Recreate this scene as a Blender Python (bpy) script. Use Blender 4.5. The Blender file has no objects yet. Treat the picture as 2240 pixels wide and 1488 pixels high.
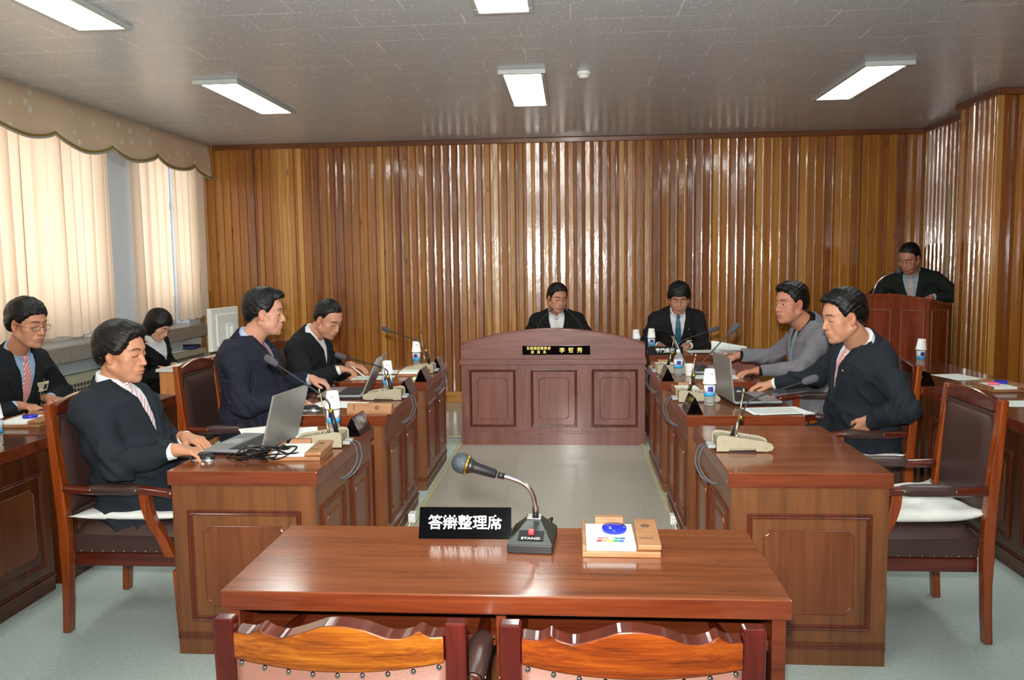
import bpy, bmesh, math, random
import numpy as np
from mathutils import Vector, Matrix
PI = math.pi
S = bpy.context.scene
COL = S.collection
random.seed(7)

# ------------------------------------------------------------------ camera
F_PX = 1785.0
YAW, PITCH, ROLL, CAM_Z = 0.07429, 0.09265, 0.01288, 1.56
def cam_matrix():
    cy, sy, cp, sp = math.cos(YAW), math.sin(YAW), math.cos(PITCH), math.sin(PITCH)
    f = Vector((-sy*cp, cy*cp, -sp)); r = Vector((cy, sy, 0)); d = f.cross(r)
    r2 = r*math.cos(ROLL) + d*math.sin(ROLL); d2 = -r*math.sin(ROLL) + d*math.cos(ROLL)
    m = Matrix((r2, -d2, -f)).transposed().to_4x4()
    m.translation = (0, 0, CAM_Z)
    return m
cam = bpy.data.cameras.new('camera'); cam_o = bpy.data.objects.new('camera', cam); COL.objects.link(cam_o)
cam.sensor_width = 36.0; cam.lens = F_PX/2240*36.0; cam.clip_start = .05; cam.clip_end = 100
cam_o.matrix_world = cam_matrix(); S.camera = cam_o

# ------------------------------------------------------------------ light
W = bpy.data.worlds.new('sky'); S.world = W; W.use_nodes = True
bg = W.node_tree.nodes['Background']; bg.inputs[0].default_value = (.80, .90, 1.0, 1); bg.inputs[1].default_value = 5.0
sun = bpy.data.lights.new('sun', 'SUN'); sun.energy = 4.6; sun.color = (1, .80, .62); sun.angle = .03
sun_o = bpy.data.objects.new('sun', sun); COL.objects.link(sun_o)
sun_o.rotation_euler = Vector((1.0, .22, -.34)).to_track_quat('-Z', 'Y').to_euler()
fl = bpy.data.lights.new('camera_flash', 'SPOT'); fl.shadow_soft_size = .035; fl.spot_size = math.radians(105); fl.spot_blend = 1.0
fl.energy = 1150.0; fl.color = (1, .97, .93)
fl_o = bpy.data.objects.new('camera_flash', fl); COL.objects.link(fl_o)
fl_o.location = (-.02, -.04, CAM_Z + .16); fl_o.rotation_euler = (PI/2 + .16, 0, YAW)
LAMP = 15.0            # ceiling lamp emission
vs = S.view_settings
vs.view_transform = 'Standard'; vs.look = 'None'; vs.exposure = 0.0; vs.gamma = 1.0
try: vs.use_curve_mapping = False
except Exception: pass

# ------------------------------------------------------------------ materials
def srgb(h):
    h = h.lstrip('#'); v = [int(h[i:i+2], 16)/255 for i in (0, 2, 4)]
    return tuple(((c/12.92) if c <= .04045 else ((c+.055)/1.055)**2.4) for c in v) + (1,)
MATS = {}
class NT:
    def __init__(s, name):
        s.m = bpy.data.materials.new(name); s.m.use_nodes = True; s.t = s.m.node_tree; s.n = s.t.nodes; s.b = s.n['Principled BSDF']
    def new(s, typ, **kw):
        o = s.n.new(typ)
        for k, v in kw.items():
            if k.startswith('i_'): o.inputs[k[2:].replace('_', ' ')].default_value = v
            else: setattr(o, k, v)
        return o
    def link(s, a, b): s.t.links.new(a, b)
    def ramp(s, fac, stops):
        r = s.n.new('ShaderNodeValToRGB'); e = r.color_ramp.elements
        e[0].position, e[0].color = stops[0]; e[1].position, e[1].color = stops[-1]
        for p, c in stops[1:-1]:
            x = e.new(p); x.color = c
        s.link(fac, r.inputs[0]); return r.outputs[0]
    def coords(s, scale=(1, 1, 1), kind='Object', rot=(0, 0, 0)):
        tc = s.n.new('ShaderNodeTexCoord'); mp = s.n.new('ShaderNodeMapping')
        mp.inputs['Scale'].default_value = scale; mp.inputs['Rotation'].default_value = rot
        s.link(tc.outputs[kind], mp.inputs[0]); return mp.outputs[0]
    def noise(s, vec, scale=5, detail=3, rough=.5, dist=0):
        n = s.n.new('ShaderNodeTexNoise'); n.inputs['Scale'].default_value = scale; n.inputs['Detail'].default_value = detail
        n.inputs['Roughness'].default_value = rough; n.inputs['Distortion'].default_value = dist
        if vec is not None: s.link(vec, n.inputs['Vector'])
        return n.outputs[0]
    def bump(s, h, strength=.2, dist=.01):
        b = s.n.new('ShaderNodeBump'); b.inputs['Strength'].default_value = strength; b.inputs['Distance'].default_value = dist
        s.link(h, b.inputs['Height']); s.link(b.outputs[0], s.b.inputs['Normal']); return b
    def setp(s, **kw):
        for k, v in kw.items(): s.b.inputs[k.replace('_', ' ')].default_value = v
def plain(name, col, rough=.5, metal=0, spec=.5, **kw):
    if name in MATS: return MATS[name]
    t = NT(name); c = srgb(col) if isinstance(col, str) else col
    v = t.coords((1, 1, 1)); n = t.noise(v, 35, 2)
    t.link(t.ramp(n, [(.3, tuple(x*.93 for x in c[:3])+(1,)), (.7, c)]), t.b.inputs['Base Color'])
    t.setp(Roughness=rough, Metallic=metal, Specular_IOR_Level=spec, **kw)
    MATS[name] = t.m; return t.m
def wood(name, dark, mid, light, axis='X', scale=1.0, rough=.25, coat=.3, cross=18, bump=.05):
    if name in MATS: return MATS[name]
    t = NT(name); ln = 1.6*scale; cr = cross*scale
    sc = {'X': (ln, cr, cr), 'Y': (cr, ln, cr), 'Z': (cr, cr, ln)}[axis]
    v = t.coords(sc)
    n1 = t.noise(v, 1.0, 5, .6, .6)
    sc2 = tuple(a*7 if a == cr else a*2.2 for a in sc)
    n2 = t.noise(t.coords(sc2), 1.0, 3, .6)
    mx = t.new('ShaderNodeMath', operation='MULTIPLY_ADD'); t.link(n2, mx.inputs[0]); mx.inputs[1].default_value = .35; 
    m2 = t.new('ShaderNodeMath', operation='MULTIPLY'); t.link(n1, m2.inputs[0]); m2.inputs[1].default_value = .8
    t.link(m2.outputs[0], mx.inputs[2])
    c = t.ramp(mx.outputs[0], [(.36, srgb(dark)), (.55, srgb(mid)), (.78, srgb(light))])
    t.link(c, t.b.inputs['Base Color'])
    t.setp(Roughness=rough, Coat_Weight=coat, Coat_Roughness=.08)
    if bump: t.bump(mx.outputs[0], bump, .004)
    MATS[name] = t.m; return t.m
M_TOP = wood('desk_top_cherry', '562b15', '743f22', '864d2c', 'X', .8, .17, .12)
M_TOPY = wood('desk_top_cherry_long', '3e2011', '5a3019', '6a3d22', 'Y', .8, .17, .12)
M_DESK = wood('desk_veneer', '4f2f17', '6c4022', '7c4c29', 'Z', 1, .34, .15)
M_DESKD = wood('dark_desk_veneer', '33180b', '4c2611', '5f3418', 'Z', 1, .28, .2)
M_TOPD = wood('dark_desk_top', '34170b', '4b2210', '5a2e18', 'Y', .8, .17, .12)
M_DESKR = wood('desk_panel_veneer', '4e2813', '67361b', '784323', 'Z', .8, .30, .2)
M_MOLD = wood('dark_moulding', '3c180e', '552514', '693119', 'Z', 1, .25, .3)
M_EDGE = wood('desk_edge', '4a1d0e', '662c16', '7a3b20', 'X', 1, .22, .4)
M_POD = wood('podium_mahogany', '5b3027', '77453a', '8b5648', 'Z', .9, .36, .2)
M_PODX = wood('podium_mahogany_flat', '5b3028', '77443c', '8b564b', 'X', .9, .38, .2)
M_CHAIR = wood('chair_frame_wood', '5a2007', '80360d', '9a4a18', 'Z', 1, .22, .5)
M_CHAIRX = wood('chair_rail_wood', '371108', '4f1a0c', '652613', 'X', 1, .2, .5)
M_CREST = wood('crest_rail_figured_wood', '3c1803', '84420a', 'b06c1c', 'Y', 1.6, .22, .5, 26)
M_CREST2 = wood('crest_rail_reddish_wood', '2e0f02', '783004', 'a04e0e', 'Y', 1.6, .22, .5, 26)
M_POST = wood('dark_red_post', '2a0805', '470f08', '5c190e', 'Z', 1, .15, .6)
M_BAMBOO = wood('light_brown_box_wood', '7e5434', '9c6e48', 'ae8058', 'X', 2, .45, .1)
M_LECT = wood('lectern_wood', '4f1d0e', '723019', '883f22', 'Z', .9, .26, .3)
M_LIGHTW = wood('orange_desk_wood', 'a5643a', 'c98650', 'd8955d', 'Z', 1, .45, 0)
M_TRIM = wood('dark_trim_wood', '4a2a12', '6b3c18', '7d4a20', 'X', 1, .35, .2)
M_BASEB = wood('pale_trim_wood', '8a5a20', 'b07a32', 'c28c40', 'X', 1, .35, .2)
M_PAPER = plain('paper', 'eef3ee', .7)
M_CUP = plain('paper_cup', 'f4f6f2', .55)
M_BLACK = plain('black_plastic', '141416', .4)
M_BLACKG = plain('black_acrylic', '050507', .06)
M_GREY = plain('grey_plastic', '9a9c9c', .45)
M_CHROME = plain('chrome', 'd8d8d8', .22, 1)
M_NAIL = plain('brass_nail', 'b8a070', .25, 1)
M_STUD = plain('steel_stud', 'c8c8c6', .18, 1)
M_GOLD = plain('gold', 'd8b340', .25, 1)
M_BEIGE = plain('beige_metal', 'a0977f', .4)
M_SILVER = plain('silver_plastic', 'a2a5a8', .3, .5)
M_MON = plain('monitor_plastic', 'd6d8d2', .5)
M_WHITE = plain('white_plastic', 'e6e9e4', .4)
M_SCREEN = plain('dark_screen', '3c3434', .12)
M_BLUE = plain('blue_plastic', '1d2bb5', .15)
M_FOAM = plain('mic_foam', '46444a', .95)
M_CABLE = plain('black_cable', '0d0e0f', .25)
M_GCABLE = plain('grey_cable', '4f5458', .4)
def leather(name, col, rough=.38):
    t = NT(name); v = t.coords((1, 1, 1)); n = t.noise(v, 260, 2); n3 = t.noise(v, 6, 3)
    c = srgb(col); t.link(t.ramp(n3, [(.3, tuple(x*.8 for x in c[:3])+(1,)), (.7, c)]), t.b.inputs['Base Color'])
    t.setp(Roughness=rough); t.bump(n, .25, .002); return t.m
M_LEATH = leather('brown_leather', '46312d', .33)
M_LEATHP = leather('pinkish_brown_vinyl', '9a6a58', .5)
def cloth(name, col, rough=.85, sc=900, st=.3):
    if name in MATS: return MATS[name]
    t = NT(name); v = t.coords((1, 1, 1)); n = t.noise(v, sc, 2); n3 = t.noise(v, 7, 3)
    c = srgb(col); t.link(t.ramp(n3, [(.3, tuple(x*.85 for x in c[:3])+(1,)), (.7, c)]), t.b.inputs['Base Color'])
    t.setp(Roughness=rough, Specular_IOR_Level=.25); t.bump(n, st, .001)
    MATS[name] = t.m; return t.m
def emis(name, col, st):
    t = NT(name); t.setp(Emission_Color=srgb(col), Emission_Strength=st); t.setp(Base_Color=srgb(col)); return t.m

# ------------------------------------------------------------------ mesh helpers
def side_faces(o, idx=1):
    for p in o.data.polygons:
        if abs(p.normal.z) < .5: p.material_index = idx
class MB:
    """collects shapes into one mesh"""
    def __init__(s): s.bm = bmesh.new(); s.x = Matrix.Identity(4); s.mi = 0
    def at(s, loc=(0, 0, 0), rz=0, rx=0, ry=0, sc=1):
        s.x = Matrix.Translation(loc) @ Matrix.Rotation(rz, 4, 'Z') @ Matrix.Rotation(ry, 4, 'Y') @ Matrix.Rotation(rx, 4, 'X') @ Matrix.Scale(sc, 4); return s
    def _v(s, co): return s.bm.verts.new(s.x @ Vector(co))
    def _f(s, vs):
        try: f = s.bm.faces.new(vs); f.material_index = s.mi; f.smooth = False; return f
        except ValueError: return None
    def box(s, x0, x1, y0, y1, z0, z1, bev=0):
        if bev <= 0:
            v = [s._v(c) for c in ((x0,y0,z0),(x1,y0,z0),(x1,y1,z0),(x0,y1,z0),(x0,y0,z1),(x1,y0,z1),(x1,y1,z1),(x0,y1,z1))]
            for q in ((3,2,1,0),(4,5,6,7),(0,1,5,4),(1,2,6,5),(2,3,7,6),(3,0,4,7)): s._f([v[i] for i in q])
            return s
        b = bmesh.new(); bmesh.ops.create_cube(b, size=1)
        for v in b.verts: v.co = Vector((x0+(v.co.x+.5)*(x1-x0), y0+(v.co.y+.5)*(y1-y0), z0+(v.co.z+.5)*(z1-z0)))
        bmesh.ops.bevel(b, geom=b.edges[:]+b.verts[:], offset=bev, segments=3, profile=.5, affect='EDGES', clamp_overlap=True)
        return s.merge(b)
    def merge(s, b, smooth=False):
        mp = {v: s._v(v.co) for v in b.verts}
        for f in b.faces:
            g = s._f([mp[v] for v in f.verts])
            if g: g.smooth = smooth or f.smooth
        b.free(); return s
    def prism(s, pts, a, b, plane='XY', smooth=False):
        """polygon pts (u,v) extruded from a to b along the third axis"""
        def co(u, v, w): return {'XY': (u, v, w), 'XZ': (u, w, v), 'YZ': (w, u, v)}[plane]
        lo = [s._v(co(u, v, a)) for u, v in pts]; hi = [s._v(co(u, v, b)) for u, v in pts]
        n = len(pts)
        for i in range(n):
            f = s._f([lo[i], lo[(i+1) % n], hi[(i+1) % n], hi[i]])
            if f and smooth: f.smooth = True
        s._f(lo[::-1]); s._f(hi); return s
    def tube(s, path, r, n=10, cap=True, smooth=True):
        P = [Vector(p) for p in path]; R = r if isinstance(r, (list, tuple)) else [r]*len(P)
        t0 = (P[1]-P[0]).normalized(); up = Vector((0, 0, 1)) if abs(t0.z) < .9 else Vector((1, 0, 0))
        u = t0.cross(up).normalized(); rings = []
        for i, p in enumerate(P):
            t = (P[min(i+1, len(P)-1)]-P[max(i-1, 0)]).normalized()
            u = (u - t*u.dot(t)).normalized(); w = t.cross(u)
            rings.append([s._v(p + (u*math.cos(a)+w*math.sin(a))*R[i]) for a in [2*PI*k/n for k in range(n)]])
        for i in range(len(P)-1):
            for k in range(n):
                f = s._f([rings[i][k], rings[i][(k+1) % n], rings[i+1][(k+1) % n], rings[i+1][k]])
                if f: f.smooth = smooth
        if cap: s._f(rings[0][::-1]); s._f(rings[-1])
        return s
    def lathe(s, prof, n=20, smooth=True):
        rings = [[s._v((r*math.cos(2*PI*k/n), r*math.sin(2*PI*k/n), z)) for k in range(n)] for r, z in prof]
        for i in range(len(prof)-1):
            for k in range(n):
                f = s._f([rings[i][k], rings[i][(k+1) % n], rings[i+1][(k+1) % n], rings[i+1][k]])
                if f: f.smooth = smooth
        s._f(rings[0][::-1]); s._f(rings[-1]); return s
    def sphere(s, c, r, sc=(1, 1, 1), u=12, v=8):
        b = bmesh.new(); bmesh.ops.create_uvsphere(b, u_segments=u, v_segments=v, radius=r)
        for q in b.verts: q.co = Vector((q.co.x*sc[0]+c[0], q.co.y*sc[1]+c[1], q.co.z*sc[2]+c[2]))
        return s.merge(b, True)
    def grid(s, fn, nu, nv, smooth=True, closed_u=False):
        V = [[s._v(fn(i/(nu-(0 if closed_u else 1)), j/(nv-1))) for j in range(nv)] for i in range(nu)]
        for i in range(nu if closed_u else nu-1):
            for j in range(nv-1):
                f = s._f([V[i][j], V[(i+1) % nu][j], V[(i+1) % nu][j+1], V[i][j+1]])
                if f: f.smooth = smooth
        return s
    def build(s, name, mats, parent=None, loc=None, rz=0, label=None):
        me = bpy.data.meshes.new(name); bmesh.ops.recalc_face_normals(s.bm, faces=s.bm.faces[:]); s.bm.to_mesh(me); s.bm.free()
        for m in (mats if isinstance(mats, (list, tuple)) else [mats]): me.materials.append(m)
        o = bpy.data.objects.new(name, me); COL.objects.link(o)
        if parent is not None: o.parent = parent
        if loc is not None: o.location = loc
        o.rotation_euler.z = rz
        if label: o['label'] = label
        return o
def thing(name, label, cat, loc=(0, 0, 0), rz=0, group=None):
    o = bpy.data.objects.new(name, None); COL.objects.link(o); o.location = loc; o.rotation_euler = (0, 0, rz)
    o.empty_display_size = .1
    o['label'] = label; o['category'] = cat
    if group: o['group'] = group
    return o
def tag(o, label, cat, group=None):
    o['label'] = label; o['category'] = cat
    if group: o['group'] = group
    return o
def struct(o, label=None):
    o['kind'] = 'structure'
    if label: o['label'] = label
    return o
def dup(root, loc, rz, label, group=None):
    r = root.copy(); COL.objects.link(r); r.location = loc; r.rotation_euler = (0, 0, rz); r['label'] = label
    if group: r['group'] = group
    for ch in list(root.children):
        c = ch.copy(); COL.objects.link(c); c.parent = r
        for g in list(ch.children):
            d = g.copy(); COL.objects.link(d); d.parent = c
    return r
def text_mesh(name, body, size, mat, parent, loc, rot, extrude=.0006, align='CENTER', bold=0, sx=1):
    c = bpy.data.curves.new(name, 'FONT'); c.body = body; c.size = size; c.extrude = extrude; c.offset = bold
    c.align_x = align; c.align_y = 'CENTER'
    o = bpy.data.objects.new(name, c); COL.objects.link(o)
    dg = bpy.context.evaluated_depsgraph_get(); dg.update()
    me = bpy.data.meshes.new_from_object(o.evaluated_get(dg)); bpy.data.objects.remove(o)
    me.materials.clear(); me.materials.append(mat)
    m = bpy.data.objects.new(name, me); COL.objects.link(m); m.parent = parent; m.location = loc; m.rotation_euler = rot; m.scale = (sx, 1, 1)
    return m
def bez(pts, n=8):
    """Catmull-Rom through pts"""
    P = [Vector(p) for p in pts]; P = [P[0]*2-P[1]] + P + [P[-1]*2-P[-2]]; out = []
    for i in range(1, len(P)-2):
        for k in range(n):
            t = k/n; a, b, c, d = P[i-1:i+3]
            out.append(.5*((2*b)+(c-a)*t+(2*a-5*b+4*c-d)*t*t+(3*b-a-3*c+d)*t**3))
    out.append(P[-2]); return out
# ------------------------------------------------------------------ the room
H = 2.94; XL, XR, YB, YF = -4.30, 3.76, 9.15, -2.2
# planks: real ridged boards, one random tone per board kept as an attribute
def plank_mat():
    t = NT('varnished_wall_boards')
    a = t.new('ShaderNodeAttribute', attribute_name='tone')
    v = t.coords((26, 26, 1.3))
    add = t.new('ShaderNodeVectorMath', operation='ADD'); t.link(v, add.inputs[0])
    cmb = t.new('ShaderNodeCombineXYZ'); mul = t.new('ShaderNodeMath', operation='MULTIPLY'); mul.inputs[1].default_value = 53.0
    t.link(a.outputs['Fac'], mul.inputs[0]); t.link(mul.outputs[0], cmb.inputs[2]); t.link(cmb.outputs[0], add.inputs[1])
    g = t.noise(add.outputs[0], 1.0, 5, .62, .8)
    base = t.ramp(a.outputs['Fac'], [(0, srgb('80450f')), (.2, srgb('925614')), (.5, srgb('a1651b')), (.8, srgb('ad7122')), (.95, srgb('bd8432')), (1, srgb('d09e54'))])
    gr = t.ramp(g, [(.25, (.55, .46, .38, 1)), (.5, (.88, .85, .82, 1)), (.75, (1.08, 1.06, 1.02, 1))])
    mx = t.new('ShaderNodeMix', data_type='RGBA', blend_type='MULTIPLY'); mx.inputs[0].default_value = 1
    t.link(base, mx.inputs[6]); t.link(gr, mx.inputs[7])
    # knots
    vo = t.new('ShaderNodeTexVoronoi'); vo.inputs['Scale'].default_value = 1.0
    v2 = t.coords((7, 7, 2.1)); t.link(v2, vo.inputs['Vector'])
    kn = t.ramp(vo.outputs['Distance'], [(.04, (.22, .10, .05, 1)), (.12, (1, 1, 1, 1))])
    mk = t.new('ShaderNodeMix', data_type='RGBA', blend_type='MULTIPLY'); mk.inputs[0].default_value = .75
    t.link(mx.outputs[2], mk.inputs[6]); t.link(kn, mk.inputs[7])
    t.link(mk.outputs[2], t.b.inputs['Base Color'])
    t.setp(Roughness=.30, Coat_Weight=1.0, Coat_Roughness=.105, Coat_IOR=1.6)
    wn = t.noise(t.coords((14, 14, 5)), 1.0, 3); wf = t.noise(t.coords((60, 60, 40)), 1.0, 2)
    ad = t.new('ShaderNodeMath', operation='MULTIPLY_ADD'); t.link(wf, ad.inputs[0]); ad.inputs[1].default_value = .16; t.link(wn, ad.inputs[2])
    b = t.bump(ad.outputs[0], .32, .006); t.link(b.outputs[0], t.b.inputs['Coat Normal'])
    return t.m
M_PLANK = plank_mat()
def plank_wall(name, p0, p1, z0, z1, nrm, seed, back=.04):
    """ridged boards from p0 to p1 (xy), facing nrm"""
    rnd = random.Random(seed); a = Vector((p0[0], p0[1], 0)); b = Vector((p1[0], p1[1], 0)); L = (b-a).length
    d = (b-a)/L; nr = Vector((nrm[0], nrm[1], 0)); me = bpy.data.meshes.new(name)
    verts, faces, tone = [], [], []
    per = .0925; n = max(1, round(L/per)); per = L/n; pts = []
    for i in range(n):
        u = i*per; hgt = .010 + rnd.random()*.003; tl = (rnd.random()-.5)*.0035; tn = rnd.random(); tn2 = min(1, max(0, tn + rnd.uniform(-.3, .12)))
        if rnd.random() < .09: tn = .97
        pts.append(((u, 0), (u+.006, hgt+tl), tn)); pts.append(((u+.006, hgt+tl), (u+per*.60, hgt-tl), tn)); pts.append(((u+per*.60, hgt-tl), (u+per*.66, .0), tn2))
        pts.append(((u+per*.66, 0), (u+per*.80, .0025), tn2)); pts.append(((u+per*.80, .0025), (u+per, 0), tn2))
    for (q0, q1, tn) in pts:
        k = len(verts)
        for (u, h), z in ((q0, z0), (q1, z0), (q1, z1), (q0, z1)):
            c = a + d*u + nr*h; verts.append((c.x, c.y, z))
        faces.append((k, k+1, k+2, k+3)); tone.append(tn)
    k = len(verts)                                   # solid back
    for q in (a - nr*back, b - nr*back, b - nr*.0005, a - nr*.0005):
        verts.append((q.x, q.y, z0))
    for q in (a - nr*back, b - nr*back, b - nr*.0005, a - nr*.0005):
        verts.append((q.x, q.y, z1))
    for q in ((0,1,2,3),(4,5,6,7),(0,1,5,4),(1,2,6,5),(2,3,7,6),(3,0,4,7)):
        faces.append(tuple(k+i for i in q)); tone.append(.3)
    me.from_pydata(verts, [], faces); me.materials.append(M_PLANK)
    at = me.attributes.new('tone', 'FLOAT', 'FACE'); at.data.foreach_set('value', tone)
    o = bpy.data.objects.new(name, me); COL.objects.link(o)
    return struct(o)
plank_wall('wall_back', (XL, YB), (XR, YB), 0, H, (0, -1), 3)
plank_wall('wall_right', (XR, YB), (XR, YF), 0, H, (-1, 0), 5)
# boarded pilaster on the right wall
pl = plank_wall('wall_pilaster_side', (3.50, 7.75), (3.50, 7.12), 0, H, (-1, 0), 8, .02)
plank_wall('wall_pilaster_front', (3.485, 7.115), (3.745, 7.115), 0, H, (0, -1), 9, .02)
plank_wall('wall_pilaster_back', (3.745, 7.755), (3.485, 7.755), 0, H, (0, 1), 10, .02)
# trims
m = MB(); m.box(-4.05, XR-.03, YB-.040, YB-.014, H-.055, H-.001, .006); struct(m.build('trim_1', M_TRIM), 'dark wooden cornice strip under ceiling')
m = MB(); m.box(XR-.042, XR-.014, 7.80, YB-.045, H-.055, H-.001, .006); struct(m.build('trim_2', M_TRIM))
m = MB(); m.box(3.458, 3.486, 7.06, 7.80, H-.055, H-.001, .006); m.box(3.488, XR-.015, 7.06, 7.095, H-.055, H-.001, .006); m.box(XR-.044, XR-.015, YF+.2, 7.055, H-.055, H-.001); struct(m.build('trim_3', M_TRIM))
m = MB(); m.box(XL+.35, XR-.02, YB-.048, YB-.014, .001, .124, .006); m.box(XL+.35, XR-.02, YB-.055, YB-.014, .080, .092, .003)
struct(m.build('baseboard_back', M_BASEB))
m = MB(); m.box(XR-.045, XR-.014, 7.80, YB-.06, .001, .12, .006); struct(m.build('baseboard_right', M_BASEB))

# floor: greenish carpet, grey tiles in the well between the desks
t = NT('grey_green_carpet'); v = t.coords((1, 1, 1)); n1 = t.noise(v, 420, 3, .7); n2 = t.noise(v, 55, 4, .6)
ad = t.new('ShaderNodeMath', operation='MULTIPLY_ADD'); t.link(n2, ad.inputs[0]); ad.inputs[1].default_value = .6; t.link(n1, ad.inputs[2])
t.link(t.ramp(ad.outputs[0], [(.55, srgb('a3b1aa')), (1.0, srgb('c3d0c9'))]), t.b.inputs['Base Color']); t.setp(Roughness=.9, Specular_IOR_Level=.15); t.bump(n1, .4, .004)
M_CARPET = t.m
t = NT('grey_floor_tiles'); br = t.new('ShaderNodeTexBrick'); t.link(t.coords((1, 1, 1)), br.inputs['Vector'])
br.offset = 0; br.inputs['Scale'].default_value = 1; br.inputs['Brick Width'].default_value = .45; br.inputs['Row Height'].default_value = .45
br.inputs['Mortar Size'].default_value = .0022; br.inputs['Color1'].default_value = srgb('b0aea0'); br.inputs['Color2'].default_value = srgb('b2b0a2'); br.inputs['Mortar'].default_value = srgb('a4a296')
nn = t.noise(t.coords((1, 1, 1)), 160, 3, .7); mx = t.new('ShaderNodeMix', data_type='RGBA', blend_type='MULTIPLY'); mx.inputs[0].default_value = 1
t.link(br.outputs[0], mx.inputs[6]); t.link(t.ramp(nn, [(.3, (.88, .88, .88, 1)), (.7, (1.05, 1.05, 1.05, 1))]), mx.inputs[7]); t.link(mx.outputs[2], t.b.inputs['Base Color'])
t.setp(Roughness=.20, Specular_IOR_Level=.6); t.bump(t.noise(t.coords((1, 1, 1)), 9, 2), .05, .01); M_TILE = t.m
m = MB(); m.box(XL-.1, XR+.1, YF-.1, YB+.1, -.12, 0)
fo = struct(m.build('floor', [M_CARPET]))
m = MB(); m.box(-.99, .60, 2.95, YB-.06, .0005, .004); m.box(-3.2, -.9905, 7.25, YB-.06, .0005, .004); m.box(.6005, 2.4, 7.25, YB-.06, .0005, .004)
struct(m.build('floor_tiles', [M_TILE]), 'grey glossy floor tiles in the well between desks')
M_STRIP = plain('pale_cable_cover', 'b9b592', .5)
m = MB(); m.box(-.990, -.955, 3.0, 7.2, .0045, .016, .004); struct(m.build('trim_4', M_STRIP), 'pale floor cable cover along left desks')
m = MB(); m.box(.575, .610, 4.0, 7.0, .0045, .016, .004); struct(m.build('trim_5', M_STRIP), 'pale floor cable cover along right desks')
m = MB(); m.box(-1.30, -.90, 7.22, 7.26, .0045, .016, .004); struct(m.build('trim_6', M_STRIP))

# ceiling boards
t = NT('ceiling_board'); v = t.coords((1, 1, 1))
br = t.new('ShaderNodeTexBrick'); t.link(v, br.inputs['Vector']); br.offset = .5; br.inputs['Scale'].default_value = 1
br.inputs['Brick Width'].default_value = .60; br.inputs['Row Height'].default_value = .30; br.inputs['Mortar Size'].default_value = .0034
br.inputs['Color1'].default_value = (0, 0, 0, 1); br.inputs['Color2'].default_value = (0, 0, 0, 1); br.inputs['Mortar'].default_value = (1, 1, 1, 1)
msk = t.ramp(t.noise(t.coords((2.2, 3.1, 1)), 1.0, 2), [(.44, (0, 0, 0, 1)), (.56, (.9, .9, .9, 1))])
mm = t.new('ShaderNodeMix', data_type='RGBA', blend_type='MULTIPLY'); mm.inputs[0].default_value = 1; t.link(br.outputs[0], mm.inputs[6]); t.link(msk, mm.inputs[7])
vo = t.new('ShaderNodeTexVoronoi'); vo.inputs['Scale'].default_value = 30; t.link(v, vo.inputs['Vector'])
dots = t.ramp(vo.outputs['Distance'], [(.13, (1, 1, 1, 1)), (.20, (0, 0, 0, 1))])
ad = t.new('ShaderNodeMix', data_type='RGBA', blend_type='ADD'); ad.inputs[0].default_value = 1; t.link(mm.outputs[2], ad.inputs[6]); t.link(dots, ad.inputs[7])
fin = t.new('ShaderNodeMix', data_type='RGBA', blend_type='MIX'); t.link(ad.outputs[2], fin.inputs[0]); fin.inputs[6].default_value = srgb('bec6cc'); fin.inputs[7].default_value = srgb('ffffff')
t.link(fin.outputs[2], t.b.inputs['Base Color']); t.setp(Roughness=.27, Specular_IOR_Level=.7); t.bump(dots, .25, .002); M_CEIL = t.m
m = MB(); m.box(XL-.1, XR+.1, YF-.1, YB+.1, H, H+.15); struct(m.build('ceiling', M_CEIL))
# wall behind the camera
M_PLASTER = plain('painted_plaster', 'b8c0c4', .7)
m = MB(); m.box(XL-.1, XR+.1, YF-.15, YF, 0, H-.001); struct(m.build('wall_front', M_PLASTER))
# window wall: piers and spandrels around two openings
WINS = [(-1.6, 2.6), (3.0, 7.13), (7.62, 8.88)]; ZS, ZT = .95, 2.72
M_PIER = plain('pale_blue_pier', 'dbe5ee', .6)
m = MB(); m.box(XL-.25, XL, YF-.1, YB+.05, 0, ZS-.14); m.box(XL-.25, XL, YF-.1, YB+.05, ZT, H-.001)
ys = [YF-.1] + [y for w in WINS for y in w] + [YB+.05]
for i in range(0, len(ys), 2): m.box(XL-.25, XL, ys[i], ys[i+1], ZS-.139, ZT-.0005)
struct(m.build('wall_left', M_PIER))
m = MB(); m.box(XL+.001, XL+.10, 7.15, 7.63, ZS+.001, H-.001, .004); struct(m.build('wall_pier', M_PIER), 'pale blue pier between the two curtained windows')
t = NT('stone_sill'); v = t.coords((1, 1, 1)); n = t.noise(v, 90, 3, .7)
t.link(t.ramp(n, [(.35, srgb('7c766c')), (.7, srgb('a39c90'))]), t.b.inputs['Base Color']); t.setp(Roughness=.25); M_SILL = t.m
m = MB(); m.box(XL-.20, -4.03, 1.2, 8.86, ZS-.13, ZS, .006); struct(m.build('trim_7', M_SILL), 'thick stone window sill')
M_ALU = plain('window_frame_white', 'd2d6d8', .4)
t = NT('window_glass'); t.setp(Base_Color=(1, 1, 1, 1), Roughness=.02, Transmission_Weight=1.0, IOR=1.02); M_GLASS = t.m
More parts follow.
